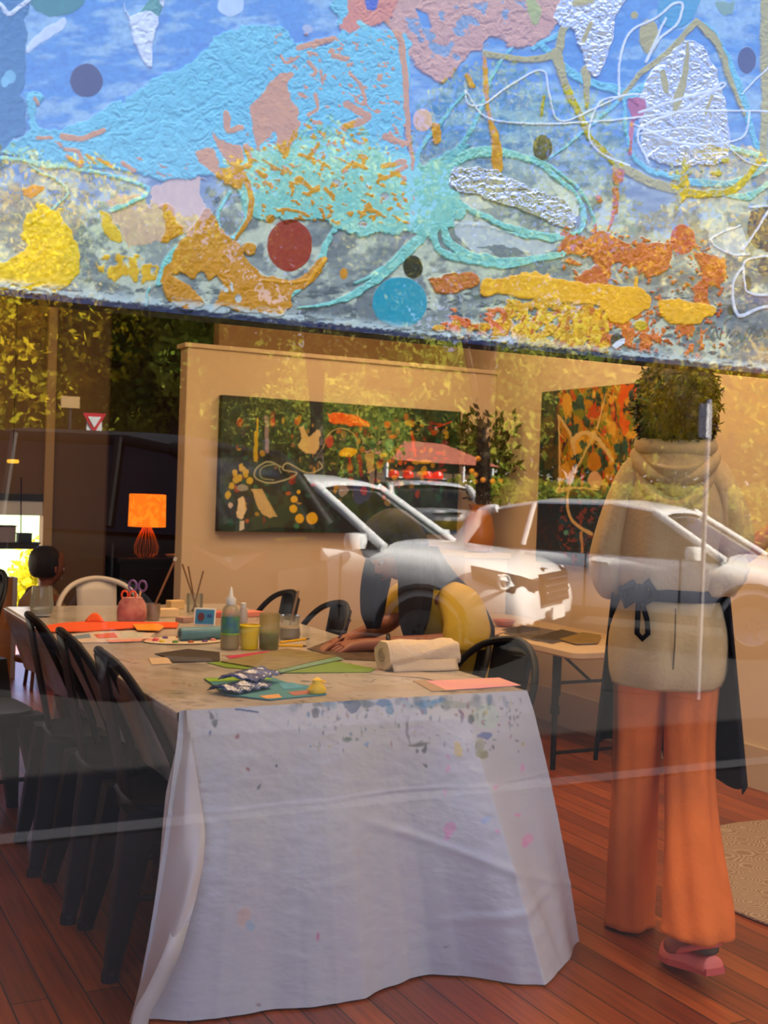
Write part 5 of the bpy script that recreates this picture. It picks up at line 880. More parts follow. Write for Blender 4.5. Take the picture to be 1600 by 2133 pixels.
sheet('landscape_board', 'mottled brown landscape picture board with a pale green edge in front of the seated person', 'picture', [(460, 1379), (600, 1352), (702, 1368), (572, 1398)], None, .003, TZ + .003, m=LB, detail=[('green_rim', [(572, 1398), (702, 1368), (716, 1373), (586, 1401)], (110, 150, 120), -.002)])
sheet('dark_picture', 'dark brown picture sheet lying under the seated person\'s hands', 'picture', [(640, 1352), (700, 1330), (800, 1345), (795, 1378), (720, 1374)], None, .002, TZ, m=mat('dark_picture_m', (60, 44, 32), .6, var=.5, vscale=20, color2=(104, 80, 60)))
sheet('pink_ribbon', 'narrow crimson strip of paper behind the landscape board', 'paper strip', [(470, 1367), (560, 1356), (566, 1361), (480, 1372)], (180, 40, 80), .001)
sheet('drawing_paper', 'grey-white drawing paper near the front right corner of the cloth', 'paper', [(772, 1404), (860, 1398), (1000, 1414), (930, 1424), (880, 1412)], (176, 160, 144), .001, group=None)
sheet('pink_drawing', 'pink and peach pastel drawing at the front right corner of the cloth', 'drawing', [(888, 1419), (1040, 1412), (1085, 1428), (1000, 1434), (930, 1438)], None, .0012, TZ, m=mat('pastel', (232, 170, 150), .8, var=0.2, vscale=6, color2=(226, 150, 166)))
sheet('tan_paper', 'tan paper strip under the pink drawing', 'paper', [(860, 1418), (890, 1417), (950, 1438), (900, 1440)], (170, 140, 110), .0008)
# teal mat with packets
sheet('teal_picture_mat', 'teal picture mat with lime green fringe and orange patches near the front edge', 'mat', [(425, 1414), (560, 1410), (600, 1424), (672, 1434), (680, 1448), (560, 1459), (470, 1448)], (50, 130, 140), .003, TZ, detail=[('lime_fringe', [(425, 1413), (560, 1409), (566, 1415), (436, 1420)], (130, 176, 30), .0002), ('orange_patch', [(540, 1450), (580, 1446), (588, 1453), (556, 1456)], (226, 160, 80), .0002), ('red_patch', [(600, 1442), (640, 1438), (650, 1445), (612, 1449)], (176, 100, 80), .0002), ('blue_patch', [(580, 1424), (610, 1422), (640, 1432), (590, 1436)], (60, 150, 180), .0002)])
for k, (x, y, w_, h_, ang, c, nm) in enumerate(((500, 1437, .16, .05, .5, (60, 84, 130), 'folded blue plastic packet, lower one on the teal mat'), (520, 1424, .17, .055, .7, (90, 104, 150), 'folded lilac-blue plastic packet, upper one on the teal mat'))):
    p = pz(x, y, TZ + .004); r = thing('plastic_packet', nm, 'packet', p + np.array([0, 0, .001 + .016 * k]), ang)
    G = np.array([[(u * w_ / 2, v * h_, .006 + .012 * (1 - abs(v)) * (1 + .3 * math.sin(u * 7)) + .004 * math.sin(u * 13 + v * 5)) for u in np.linspace(-1, 1, 22)] for v in np.linspace(-1, 1, 12)]); MB().grid(G).build('wrapper', mat('blue_plastic%d' % k, c, .2, coat=.5, var=.3, vscale=30), r, smooth=True, solid=.003)
    MB().box((w_ / 2, 0, .007), (.012, h_ * 1.8, .004)).build('sealed_end', mat('seal%d' % k, (170, 180, 206), .3), r)
p = pz(660, 1446, TZ); r = thing('yellow_clay_lump', 'bright yellow lump of clay at the right corner of the teal mat', 'clay', p + np.array([0, 0, .004])); MB().lathe([(.0, 0), (.022, .0), (.026, .010), (.018, .022), (.012, .028), (.013, .036), (0, .044)], n=14, sx=1.1, sy=.8).build('lump', mat('yellow_clay', (240, 196, 30), .5, bump=.3), r, smooth=True); MB().lathe([(.0, 0), (.008, .004), (0, .01)], (.02, 0, .025), 8).build('pinched_tip', mat('clay2', (226, 176, 20), .5), r)
# towel roll
r = thing('towel_roll', 'fat cream roll of cloth lying near the right edge of the table', 'cloth roll', (1.865, 3.30, TZ + .046), math.radians(0)); TW = mat('cream_towel', (222, 202, 168), .95, bump=.5, bscale=40)
n = 26; rg_ = []
for i in range(n):
    t_ = i / (n - 1); x = -.13 + .26 * t_; q = .047 * (1 + .05 * math.sin(t_ * 9) - .25 * max(0, t_ - .8)); rg_.append([(x, q * math.cos(a) * 1.15 + .004 * math.sin(5 * a + t_ * 6), max(-.0455, q * math.sin(a) * .98 + .003 * math.sin(7 * a + t_ * 11))) for a in np.linspace(0, 2 * math.pi, 28, endpoint=False)])
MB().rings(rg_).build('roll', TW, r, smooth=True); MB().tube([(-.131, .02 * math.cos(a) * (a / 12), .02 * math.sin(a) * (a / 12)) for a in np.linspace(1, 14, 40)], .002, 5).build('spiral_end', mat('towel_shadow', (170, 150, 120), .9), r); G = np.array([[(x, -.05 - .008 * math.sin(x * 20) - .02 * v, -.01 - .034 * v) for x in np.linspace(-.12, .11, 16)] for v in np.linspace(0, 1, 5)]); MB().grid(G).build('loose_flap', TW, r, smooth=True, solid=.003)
# glass things
def glassmat(name, c=(235, 240, 235), refl=.12, tint=.97, haze=.14):
    m = bpy.data.materials.new(name); m.use_nodes = True; t = m.node_tree; t.nodes.clear(); o = N(t, 'ShaderNodeOutputMaterial'); a = N(t, 'ShaderNodeBsdfTransparent'); a.inputs[0].default_value = (*[v * tint for v in lin(c)], 1); g = N(t, 'ShaderNodeBsdfGlossy'); g.inputs['Roughness'].default_value = .06; f = N(t, 'ShaderNodeLayerWeight'); f.inputs[0].default_value = .35; mi = N(t, 'ShaderNodeMixShader'); t.links.new(f.outputs['Fresnel'], mi.inputs[0]); t.links.new(a.outputs[0], mi.inputs[1]); t.links.new(g.outputs[0], mi.inputs[2]); d_ = N(t, 'ShaderNodeBsdfTranslucent'); d_.inputs[0].default_value = (*lin(c), 1); d2 = N(t, 'ShaderNodeBsdfDiffuse'); d2.inputs[0].default_value = (*lin(c), 1); ad_ = N(t, 'ShaderNodeMixShader'); t.links.new(d_.outputs[0], ad_.inputs[1]); t.links.new(d2.outputs[0], ad_.inputs[2]); m2 = N(t, 'ShaderNodeMixShader'); m2.inputs[0].default_value = haze; t.links.new(mi.outputs[0], m2.inputs[1]); t.links.new(ad_.outputs[0], m2.inputs[2]); t.links.new(m2.outputs[0], o.inputs[0]); return m
GLS = glassmat('clear_glass'); CLD = mat('cloudy_water', (206, 190, 160), .2, trans=.3)
def jar(name, label, cat, px, py, R, H, prof=None, liquid=None, lc=None, gm=GLS, z=TZ):
    p = pz(px, py, z); r = thing(name, label, cat, p); pr = prof or [(R * .85, 0), (R * .95, .006), (R, H * .5), (R, H)]
    MB().lathe(pr, n=28, cap=False).build('glass', gm, r, smooth=True)
    if liquid: MB().lathe([(0, .005), (R * .84, .006), (R * .93, liquid * .9), (R * .93, liquid), (0, liquid)], n=24).build('liquid', mat(name + '_liq', lc, .1), r, smooth=True)
    return r, p
jar('glass_tumbler', 'clear stemless glass tumbler standing near the far left of the table', 'glass', 86, 1284, .043, .125, [(.028, 0), (.045, .02), (.048, .05), (.040, .125)], .03, (210, 214, 216))
r, p = jar('brush_jar', 'clear jar holding three thin paint brushes at the far end of the table', 'jar', 405, 1277, .036, .085)
for k, (dx, dz) in enumerate(((-.062, .21), (-.035, .20), (.035, .18))):
    q = thing('paint_brush', ['thin brush in the far jar leaning left, tallest', 'thin brush in the far jar, middle one', 'thin brush in the far jar leaning right'][k], 'brush', p + np.array([0, 0, .006])); MB().tube([(-dx * .25, 0, 0), (dx * 1.0, .0, dz)], [.003, .004], 6).build('handle', mat('brush_wood', (120, 90, 56), .5), q); MB().tube([(-dx * .30, 0, .0), (-dx * .22, 0, .012)], .005, 6).build('bristles', BR, q)
r, p = jar('pencil_tin', 'dull grey tin holding a leaning stick right of the pink pouch', 'tin', 318, 1292, .03, .07, gm=mat('grey_tin', (150, 130, 110), .4, .5)); q = thing('stirring_stick', 'brown stick leaning out of the grey tin in front of the dark doorway', 'stick', p + np.array([0, 0, .01])); MB().tube([(-.015, 0, 0), (.085, .0, .235)], .0045, 6).build('shaft', mat('stick_wood', (130, 84, 50), .6), q); MB().tube([(.085, 0, .235), (.09, 0, .25)], .007, 6).build('tip', mat('stick_tip', (190, 190, 186), .4), q)
r, p = jar('green_water_jar', 'glass jar half full of green paint water', 'jar', 560, 1352, .036, .125, liquid=.06, lc=(140, 176, 30), gm=glassmat('green_tint_glass', (216, 206, 160), haze=.3))
r, p = jar('cloudy_water_jar', 'round clear jar with cloudy water and one brush behind the green jar', 'jar', 603, 1331, .040, .09, [(.036, 0), (.041, .02), (.034, .06), (.037, .09)], .05, (206, 186, 150)); q = thing('paint_brush', 'single wooden brush standing in the cloudy water jar', 'brush', p + np.array([0, 0, .006])); MB().tube([(-.01, 0, 0), (.03, 0, .175)], [.003, .0045], 6).build('handle', mat('brush_wood2', (150, 116, 80), .5), q); MB().tube([(-.012, 0, 0), (-.009, 0, .014)], .005, 6).build('bristles', BR, q)
p = pz(519, 1352, TZ); r = thing('yellow_paint_cup', 'bright yellow plastic paint cup between the glue bottle and the green jar', 'cup', p); YC = mat('yellow_plastic', (232, 206, 20), .35); MB().lathe([(.026, 0), (.03, .004), (.034, .085), (.032, .085), (.028, .01), (0, .008)], n=28).build('cup', YC, r, smooth=True); MB().lathe([(.034, .0), (.037, .003), (.034, .006)], (0, 0, .08), 28, cap=False).build('rim', YC, r); MB().lathe([(0, 0), (.03, .001)], (0, 0, .05), 20).build('paint', mat('yellow_paint', (226, 190, 0), .2), r)
p = pz(478, 1352, TZ); r = thing('glue_bottle', 'clear glue bottle with blue label and white pointed nozzle', 'bottle', p); MB().lathe([(.028, 0), (.032, .006), (.032, .12), (.026, .145), (.014, .155), (.014, .16)], n=28).build('bottle', glassmat('bottle_plastic', (236, 232, 214), haze=.4), r, smooth=True); MB().lathe([(0, .003), (.029, .004), (.029, .055), (0, .055)], n=24).build('glue', mat('glue_liq', (206, 190, 90), .2), r, smooth=True)
MB().lathe([(.0328, .05), (.0328, .115)], n=28, cap=False).build('blue_label', mat('blue_label', (50, 100, 160), .4, var=.5, vscale=30, color2=(90, 160, 90)), r, smooth=True); MB().lathe([(.017, .155), (.018, .175), (.008, .185), (.003, .215), (0, .217)], n=20).build('nozzle', WHITEP, r, smooth=True); MB().lathe([(.0335, .052), (.0335, .058)], n=28, cap=False).build('label_band', mat('lime_band', (150, 190, 40), .4), r)
p = pz(504, 1346, TZ); r = thing('white_tube_bottle', 'slim pale squeeze bottle tucked right of the glue bottle', 'bottle', p + np.array([.012, .03, 0])); MB().lathe([(.014, 0), (.016, .004), (.016, .12), (.010, .135)], n=20).build('body', mat('pale_plastic', (196, 186, 180), .3), r, smooth=True); MB().lathe([(.010, .135), (.010, .15), (.0, .152)], n=14).build('cap', WHITEP, r)
# blue card, blue roll, pouch, scissors
p = pz(425, 1304, TZ); r = thing('picture_card', 'small white-bordered blue card with a round brown emblem, propped upright', 'card', p, math.radians(-32)); tl = Matrix.Rotation(math.radians(14), 3, 'X')
b_ = MB().box((0, .012, .036), (.088, .004, .070), rot=Matrix.Rotation(math.radians(-12), 3, 'X')).build('card_board', WHITEP, r, bevel=.006); MB().box((0, .0095, .036), (.076, .004, .058), rot=Matrix.Rotation(math.radians(-12), 3, 'X')).build('blue_print', mat('blue_print', (60, 130, 176), .4), r)
e_ = MB().lathe([(0, 0), (.014, .001), (.014, .002)], n=18, sy=1.2).build('emblem', mat('emblem_brown', (96, 50, 50), .5), r); e_.rotation_euler = (math.radians(78), 0, 0); e_.location = (-.014, .0065, .036); MB().box((.02, .007, .040), (.018, .002, .012)).build('emblem_mark', mat('mark_dark', (40, 80, 140), .5), r)
r = thing('teal_roll', 'teal blue plastic roll lying behind the palette', 'roll', pz(425, 1334, TZ) + np.array([0, 0, .026]), math.radians(4)); TL = mat('teal_wrap', (90, 140, 154), .4, var=.15, vscale=20); MB().tube([(-.095, 0, 0), (-.09, 0, 0), (.09, 0, 0), (.095, 0, 0)], [.022, .025, .025, .022], 24).build('roll', TL, r, smooth=True); MB().tube([(-.0965, 0, 0), (-.0962, 0, 0)], .012, 16).build('hollow_core', mat('core_dark', (40, 90, 110), .6), r); 
p = pz(274, 1296, TZ); r = thing('pink_pouch', 'pink patterned soft pouch standing open near the far left of the table', 'pouch', p); pm = mat('pink_pattern', (196, 120, 112), .8, var=.0); pm = mat('pink_pattern', (206, 150, 132), .8, var=.3, vscale=22, color2=(150, 72, 76)); MB().rings([[(a_ * math.cos(q), a_ * .6 * math.sin(q), z) for q in np.linspace(0, 2 * math.pi, 24, endpoint=False)] for a_, z in ((.05, 0), (.06, .01), (.061, .05), (.054, .08), (.04, .10), (.036, .098))]).build('body', pm, r, smooth=True); MB().tube([(-.04, 0, .098), (-.02, -.02, .101), (.02, -.02, .101), (.04, 0, .098)], .003, 6).build('hem', mat('pouch_hem', (226, 180, 170), .7), r)
def scissors(label, px, py, c, loc, tilt, s=1.0):
    r = thing('scissors', label, 'scissors', loc, tilt); hm = mat('handle_' + str(c[0]), c, .35)
    for sg in (-1, 1): MB().tube([(sg * .018 * s + .014 * s * math.cos(a), -.004, .085 * s + .018 * s * math.sin(a)) for a in np.linspace(0, 2 * math.pi, 16)], .0042 * s, 8).build('handle', hm, r, smooth=True); MB().tube([(sg * .012 * s, -.004, .068 * s), (-sg * .004, 0, 0)], [.006, .003], 6).build('blade', CHR, r)
    return r
scissors('orange-handled scissors sticking out of the pink pouch', 0, 0, (236, 84, 40), p + np.array([-.015, -.005, .035]), math.radians(-25), .9); scissors('purple-handled scissors sticking highest out of the pink pouch', 0, 0, (110, 84, 150), p + np.array([.022, .0, .05]), math.radians(-35), 1.15)
# far clutter
for k, (x, y, w_, d_, h_, c, lb) in enumerate(((345, 1284, .10, .06, .03, (226, 196, 150), 'small pale cardboard box at the far right corner, left of the brush jar'), (470, 1284, .12, .07, .02, (200, 100, 86), 'stack of red-edged pads behind the glue bottle'), (365, 1268, .07, .05, .035, (216, 184, 130), 'tiny cream box at the very far edge of the table'), (520, 1283, .10, .07, .018, (214, 130, 110), 'coral paper pad right of the red-edged pads'), (385, 1296, .06, .05, .018, (170, 140, 130), 'flat grey-pink tin in front of the brush jar'))):
    p = pz(x, y, TZ); r = thing('supply_box', lb, 'box', p, .1 * k); MB().box((0, 0, h_ / 2), (w_, d_, h_)).build('box', mat('box%d' % k, c, .7, var=.1), r, bevel=.002); MB().box((0, 0, h_ + .0015), (w_ * .98, d_ * .98, .003)).build('lid', mat('lid%d' % k, tuple(min(255, int(v * 1.1)) for v in c), .7), r)
for k, (a1, a2) in enumerate((((584, 1338), (645, 1330)), ((578, 1344), (640, 1346)))):
    A1, A2 = pz(*a1, TZ + .004), pz(*a2, TZ + .004); r = thing('yellow_pencil', ['yellow pencil lying nearest the seated person, upper one', 'yellow pencil pointing at the hands, lower one with dark tip'][k], 'pencil', A1); MB().tube([(0, 0, 0), (A2 - A1) * .86], .0042, 6).build('shaft', mat('pencil_yellow', (236, 180, 20), .4), r); MB().tube([(A2 - A1) * .86, (A2 - A1)], [.0042, .001], 6).build('tip', mat('pencil_tip', (40, 34, 50), .6), r)
for k, (pts, c, z_, lb) in enumerate((([(1050, 1320), (1110, 1306), (1180, 1318), (1120, 1336)], (96, 84, 70), .6015, 'grey-brown magazine, leftmost on the folding table'), ([(1105, 1330), (1170, 1312), (1215, 1322), (1150, 1340)], (60, 54, 48), .6045, 'dark magazine in the middle of the folding table'), ([(1165, 1332), (1215, 1318), (1252, 1324), (1245, 1340), (1200, 1342)], (140, 112, 50), .6075, 'ochre magazine at the near end of the folding table'), ([(1045, 1312), (1090, 1304), (1125, 1309), (1075, 1318)], (40, 38, 40), .6075, 'black folder lying farthest on the folding table'), ([(1000, 1316), (1040, 1308), (1062, 1314), (1030, 1324)], (216, 180, 150), .6015, 'pale paper at the far left of the folding table'))):
    P = [pz(x, y, z_) for x, y in pts]; ctr = np.mean(P, 0); r = thing('magazine', lb, 'magazine', ctr); MB().prism([q - ctr for q in P], (0, 0, .0025)).build('pages', mat('mag_pages%d' % k, (200, 186, 166), .7), r); MB().prism([(q - ctr) * 1.01 + np.array([0, 0, .0026]) for q in P], (0, 0, .0006)).build('cover', mat('mag_cover%d' % k, c, .4, var=.3, vscale=20), r)
p = pz(1050, 1305, .601); r = thing('rust_bowl', 'small rust-orange bowl at the far end of the folding table', 'bowl', p); MB().lathe([(.03, 0), (.05, .012), (.065, .035), (.06, .035), (.04, .012), (0, .008)], n=24).build('bowl', mat('rust_glaze', (176, 84, 30), .3, var=.2), r, smooth=True); MB().lathe([(.03, 0), (.032, .004)], n=20).build('foot_ring', mat('rust_foot', (110, 50, 24), .5), r)
o = MB().prism([py_(x, y, 2.80) - py_(795, 1667, 2.80) for x, y in ((758, 1666), (792, 1658), (836, 1665), (800, 1677))], (0, -.001, 0)).build('reflection_patch', mat('lilac_white_reflection', (236, 236, 250), .6)); o.location = tuple(py_(795, 1667, 2.80)); tagd(o, 'tiny lilac-white diamond on the front of the cloth, standing in for a street reflection', 'paper')  # flat patch coloured pale as the reflection of something white at the kerb
# ================================================================ PEOPLE
SKIN = mat('brown_skin', (150, 92, 66), .5, var=.06, vscale=20); SKIN2 = mat('tan_skin', (168, 100, 76), .5, var=.06, vscale=20)
BLH = mat('black_hair', (20, 15, 15), .45, var=.3, vscale=60, bump=.6, bscale=90, stretch=(6, 6, 1)); DBH = mat('dark_brown_hair', (48, 30, 22), .6, var=.4, vscale=30, bump=1.0, bscale=60)
def skin_body(name, pts, edges, m, parent, sub=2):
    me = bpy.data.meshes.new(name); me.from_pydata([p[:3] for p in pts], edges, []); me.update(); o = bpy.data.objects.new(name, me); COL.objects.link(o); o.parent = parent
    s = o.modifiers.new('skin', 'SKIN'); s.use_smooth_shade = True
    for i, p in enumerate(pts):
        d = me.skin_vertices[0].data[i]; r = p[3]; d.radius = (r, r) if not hasattr(r, '__len__') else r; d.use_root = (i == 0)
    q = o.modifiers.new('sub', 'SUBSURF'); q.levels = sub; q.render_levels = sub; me.materials.append(m)
    # bake to a plain mesh
    dg = bpy.context.evaluated_depsgraph_get(); me2 = bpy.data.meshes.new_from_object(o.evaluated_get(dg)); o.modifiers.clear(); o.data = me2
    if not me2.materials: me2.materials.append(m)
    me2.polygons.foreach_set('use_smooth', [True] * len(me2.polygons)); return o
class Sk:
    def __init__(s): s.p = []; s.e = []
    def add(s, pts, frm=None):
        i0 = frm
        for p in pts:
            s.p.append(p); j = len(s.p) - 1
            if i0 is not None: s.e.append((i0, j))
            i0 = j
        return i0
def hand(sk, wrist, w, d, up, out, L=.175, curl=.5, s=1.0):
    """palm from wrist along d; up = back of hand normal; out = thumb side; returns nothing"""
    d, up, out = [np.array(v, float) / np.linalg.norm(v) for v in (d, up, out)]; W0 = np.array(wrist, float)
    palm = sk.add([(*(W0 + d * .045 * s), .024 * s), (*(W0 + d * .085 * s), .026 * s)], w)
    for k, (o_, l_, c_) in enumerate(((.030, .072, .8), (.010, .080, 1.0), (-.010, .074, 1.05), (-.029, .058, 1.1))):
        b = W0 + d * .092 * s + out * o_ * s; a1 = curl * c_ * .6; a2 = curl * c_ * 1.3; a3 = curl * c_ * 1.9
        p1 = b + (d * math.cos(a1) - up * math.sin(a1)) * l_ * .45 * s; p2 = p1 + (d * math.cos(a2) - up * math.sin(a2)) * l_ * .32 * s; p3 = p2 + (d * math.cos(a3) - up * math.sin(a3)) * l_ * .25 * s
        sk.add([(*b, .0098 * s), (*p1, .0088 * s), (*p2, .008 * s), (*p3, .0062 * s)], palm)
    t0 = W0 + d * .03 * s + out * .028 * s; t1 = t0 + (d * .6 + out * .6 - up * .3) * .038 * s; t2 = t1 + (d * .85 + out * .2 - up * .35) * .03 * s; t3 = t2 + (d * .95 - up * .3) * .022 * s
    sk.add([(*t0, .015 * s), (*t1, .011 * s), (*t2, .0095 * s), (*t3, .007 * s)], w)
def head(parent, c, tilt, m, s=1.0, yaw=0.0):
    """face mesh added as head of a body: returns verts builder in local coords (+x is face)"""
    n, k = 26, 22; rings = []; R = Matrix.Rotation(yaw, 3, 'Z') @ Matrix.Rotation(tilt, 3, 'Y')
    for i in range(k):
        v = i / (k - 1); z = -.118 + .235 * v; t_ = (z + .118) / .235; r_ = math.sqrt(max(.0004, 1 - (abs(z - .02) / .138) ** 2.3)); ring = []
        for j in range(n):
            a = 2 * math.pi * j / n; ca, sa = math.cos(a), math.sin(a); x = ca * .098 * r_; y = sa * .076 * r_
            if t_ < .45: y *= 1 - .28 * (.45 - t_) / .45; x *= (1 - .20 * (.45 - t_) / .45) if ca < 0 else 1
            f = max(0, ca) ** 6
            x += f * (.022 * math.exp(-((z + .022) / .016) ** 2) * max(0, 1 - abs(sa) * 5) + .010 * math.exp(-((z + .062) / .012) ** 2) * .8 + .008 * math.exp(-((z + .10) / .014) ** 2))
            x -= .010 * math.exp(-((z - .008) / .012) ** 2) * math.exp(-((abs(y) - .030) / .014) ** 2) * (ca > 0)
            p = R @ Vector((float(x * s), float(y * s), float(z * s))); ring.append((c[0] + p.x, c[1] + p.y, c[2] + p.z))
        rings.append(ring)
    return MB().rings(rings), R
def face_parts(parent, c, R, s, lips=(130, 60, 56)):
    def P(x, y, z): p = R @ Vector((x * s, y * s, z * s)); return (c[0] + p.x, c[1] + p.y, c[2] + p.z)
    for sg in (-1, 1):
        e_ = MB().lathe([(0, -.010), (.008, -.006), (.011, 0), (.008, .006), (0, .010)], (0, 0, 0), 12).build('eye', mat('eye_white', (206, 200, 190), .2), parent, smooth=True); e_.location = P(.083, sg * .030, .006)
        ir = MB().lathe([(0, -.005), (.005, 0), (0, .005)], n=10).build('iris', mat('iris_dark', (26, 16, 12), .2), e_); ir.location = tuple(R @ Vector((.009, 0, 0)))
        MB().tube([P(.094, sg * .015, .030), P(.092, sg * .032, .036), P(.078, sg * .050, .030)], .003, 6).build('eyebrow', BLH, parent)
        MB().tube([P(.0, sg * .078, .022), P(-.012, sg * .086, .010), P(-.006, sg * .083, -.012), P(.004, sg * .077, -.022)], [.006, .010, .009, .005], 8).build('ear', SKIN2, parent, smooth=True)
    MB().tube([P(.095, -.022, -.060), P(.106, 0, -.058), P(.095, .022, -.060)], [.002, .005, .002], 8).build('mouth', mat('lips', lips, .4), parent, smooth=True)
def hair_cards(name, V, m, parent): return cards(name, V, m, parent)
def loft(parent, name, secs, m, n=36, fold=.0, fs=5, seed=1, cap=False, sub=0, solid=.004):
    """secs: (center(3), radius a along u, radius b along v, u vec, v vec)"""
    rs_ = np.random.RandomState(seed); ph = rs_.rand(6) * 6; rings = []
    for i, (c, a, b, u, v) in enumerate(secs):
        c, u, v = np.array(c, float), np.array(u, float), np.array(v, float); ring = []; t = i / (len(secs) - 1)
        for j in range(n):
            q = 2 * math.pi * j / n; k = 1 + fold * (math.sin(fs * q + ph[0] + t * 3) + .6 * math.sin((fs + 3) * q + ph[1] - t * 7) + .5 * math.sin(2 * q + t * 19 + ph[2]))
            ring.append(c + u * a * math.cos(q) * k + v * b * math.sin(q) * k)
        rings.append(ring)
    return MB().rings(rings, True, cap).build(name, m, parent, smooth=True, solid=solid, sub=sub)
def dense(secs, k=4):
    """catmull-rom through the section list for smoother cloth"""
    A = [np.concatenate([np.array(s[0], float), [s[1], s[2]], np.array(s[3], float), np.array(s[4], float)]) for s in secs]; B = cat_rom(A, k); return [(b[:3], b[3], b[4], b[5:8], b[8:11]) for b in B]
X_, Y_, Z_ = (1, 0, 0), (0, 1, 0), (0, 0, 1)
# ---------------------------------------------------------------- walking person (seen from behind), local +x is forward, +y is left
WK = thing('person', 'person walking away in a hooded beige sweatshirt, orange trousers and pink clogs', 'person', (2.355, 2.675, 0), math.radians(49)); WK.scale = (.90, .86, 1)
sk = Sk(); sk.add([(0, 0, .92, (.15, .11))]); sk.add([(0, 0, 1.06, (.125, .095)), (.01, 0, 1.24, (.14, .10)), (.01, 0, 1.38, (.13, .085)), (.01, 0, 1.44, .055), (.02, 0, 1.52, .048), (.02, 0, 1.60, .07)], 0)
for sg, kn, an, to in ((1, (.13, .095, .49), (.19, .095, .075), (.33, .10, .03)), (-1, (.02, -.085, .50), (-.27, -.155, .125), (-.12, -.05, .045))):
    sk.add([(.0, sg * .085, .84, .083), (kn[0] * .5, sg * .09, .68, .075), (*kn, .055), ((kn[0] * .6 + an[0] * .4), kn[1] * .6 + an[1] * .4, kn[2] * .6 + an[2] * .4, .047), (*an, .034), ((an[0] * 2 + to[0]) / 3 + .02, to[1], (an[2] + to[2]) / 2, .034), (*to, .026)], 0)
SH = 3
w_ = sk.add([(.0, .155, 1.375, .055), (-.02, .18, 1.24, .044), (-.01, .19, 1.13, .038), (.08, .17, 1.10, .032), (.19, .10, 1.10, .025)], SH); hand(sk, (.19, .10, 1.10), w_, (1, -.3, -.1), (0, .2, 1), (0, -.6, .5), curl=.6)
w_ = sk.add([(.0, -.155, 1.375, .055), (-.02, -.185, 1.25, .044), (-.035, -.165, 1.14, .040), (.02, -.26, 1.19, .036), (.085, -.36, 1.26, .025)], SH); hand(sk, (.085, -.36, 1.26), w_, (.6, -.5, .45), (-.3, -.2, .9), (-.5, .6, .2), curl=.5)
skin_body('body', sk.p, sk.e, SKIN2, WK)
mb, R_ = head(WK, (.03, 0, 1.60), math.radians(4), SKIN2); mb.build('head', SKIN2, WK, smooth=True); face_parts(WK, (.03, 0, 1.60), R_, 1.0)
# bushy hair
HB_ = MB(); rg_ = []
for i in range(18):
    t_ = i / 17; z = -.15 + .275 * t_; r_ = .128 * math.sqrt(max(.002, 1 - (abs(z + .01) / .155) ** 2.4)); rg_.append([(-.012 + r_ * math.cos(q) * (1 if math.cos(q) < .3 else .52) * (1 + .09 * math.sin(5 * q + 9 * t_) + .06 * math.sin(9 * q - 14 * t_)), r_ * 1.0 * math.sin(q) * (1 + .09 * math.sin(4 * q + 11 * t_)), 1.615 + z) for q in np.linspace(0, 2 * math.pi, 36, endpoint=False)])
HB_.rings(rg_).build('hair', DBH, WK, smooth=True, sub=1)
rs = np.random.RandomState(3); cv = []
for k in range(2600):
    d = rs.normal(size=3); d /= np.linalg.norm(d)
    if d[0] > .45: continue
    p = np.array([-.015, 0, 1.605]) + d * np.array([.125, .13, .145]) * (.95 + .14 * rs.rand()); t_ = rs.normal(size=3) + np.array([0, 0, -.6]); t_ /= np.linalg.norm(t_); b_ = np.cross(t_, d); b_ /= np.linalg.norm(b_) + 1e-6; L_ = .035; cv += [p, p + t_ * L_ * .5 + b_ * .004 + d * .006, p + t_ * L_, p + t_ * L_ * .5 - b_ * .004]
cards('curls', np.array(cv), DBH, WK)
HOOD = mat('beige_sweatshirt', (196, 168, 118), .95, var=.06, vscale=12, bump=.25, bscale=70)
S1 = dense([((-.005, .005, .785), .165, .180, X_, Y_), ((0, 0, .83), .185, .198, X_, Y_), ((0, 0, .93), .178, .195, X_, Y_), ((0, 0, 1.02), .140, .165, X_, Y_), ((0, 0, 1.05), .128, .152, X_, Y_), ((-.005, 0, 1.09), .15, .175, X_, Y_), ((-.01, 0, 1.18), .150, .185, X_, Y_), ((-.01, 0, 1.30), .138, .182, X_, Y_), ((-.005, 0, 1.39), .112, .160, X_, Y_), ((0, 0, 1.44), .085, .11, X_, Y_), ((.005, 0, 1.475), .07, .078, X_, Y_)])
loft(WK, 'sweatshirt', S1, HOOD, 64, .028, 7, 4)
# sleeves
loft(WK, 'sleeve', dense([((-.0, .095, 1.40), .066, .066, X_, Z_), ((-.01, .145, 1.355), .072, .07, X_, (0, .4, .9)), ((-.025, .192, 1.24), .076, .058, X_, (0, .9, .3)), ((-.02, .212, 1.14), .078, .060, X_, (.1, 1, 0)), ((.02, .205, 1.075), .07, .056, (.8, 0, .5), Y_), ((.09, .18, 1.075), .05, .055, Z_, Y_), ((.15, .13, 1.09), .04, .042, Z_, Y_)]), HOOD, 32, .04, 4, 5)
loft(WK, 'sleeve', dense([((.0, -.095, 1.40), .066, .066, X_, Z_), ((-.0, -.145, 1.36), .074, .072, X_, (0, -.4, .9)), ((-.02, -.192, 1.27), .074, .060, X_, (0, -.9, .3)), ((-.035, -.195, 1.19), .076, .060, X_, (.1, -1, 0)), ((-.045, -.165, 1.12), .078, .070, (.9, 0, .2), Y_), ((-.035, -.150, 1.095), .072, .072, (.6, .3, .6), (-.3, .9, 0)), ((-.02, -.185, 1.115), .062, .062, (.6, .4, -.4), (-.3, .5, .8)), ((-.0, -.225, 1.145), .050, .050, (.6, .4, -.4), (-.3, .5, .8))]), HOOD, 32, .05, 5, 6)
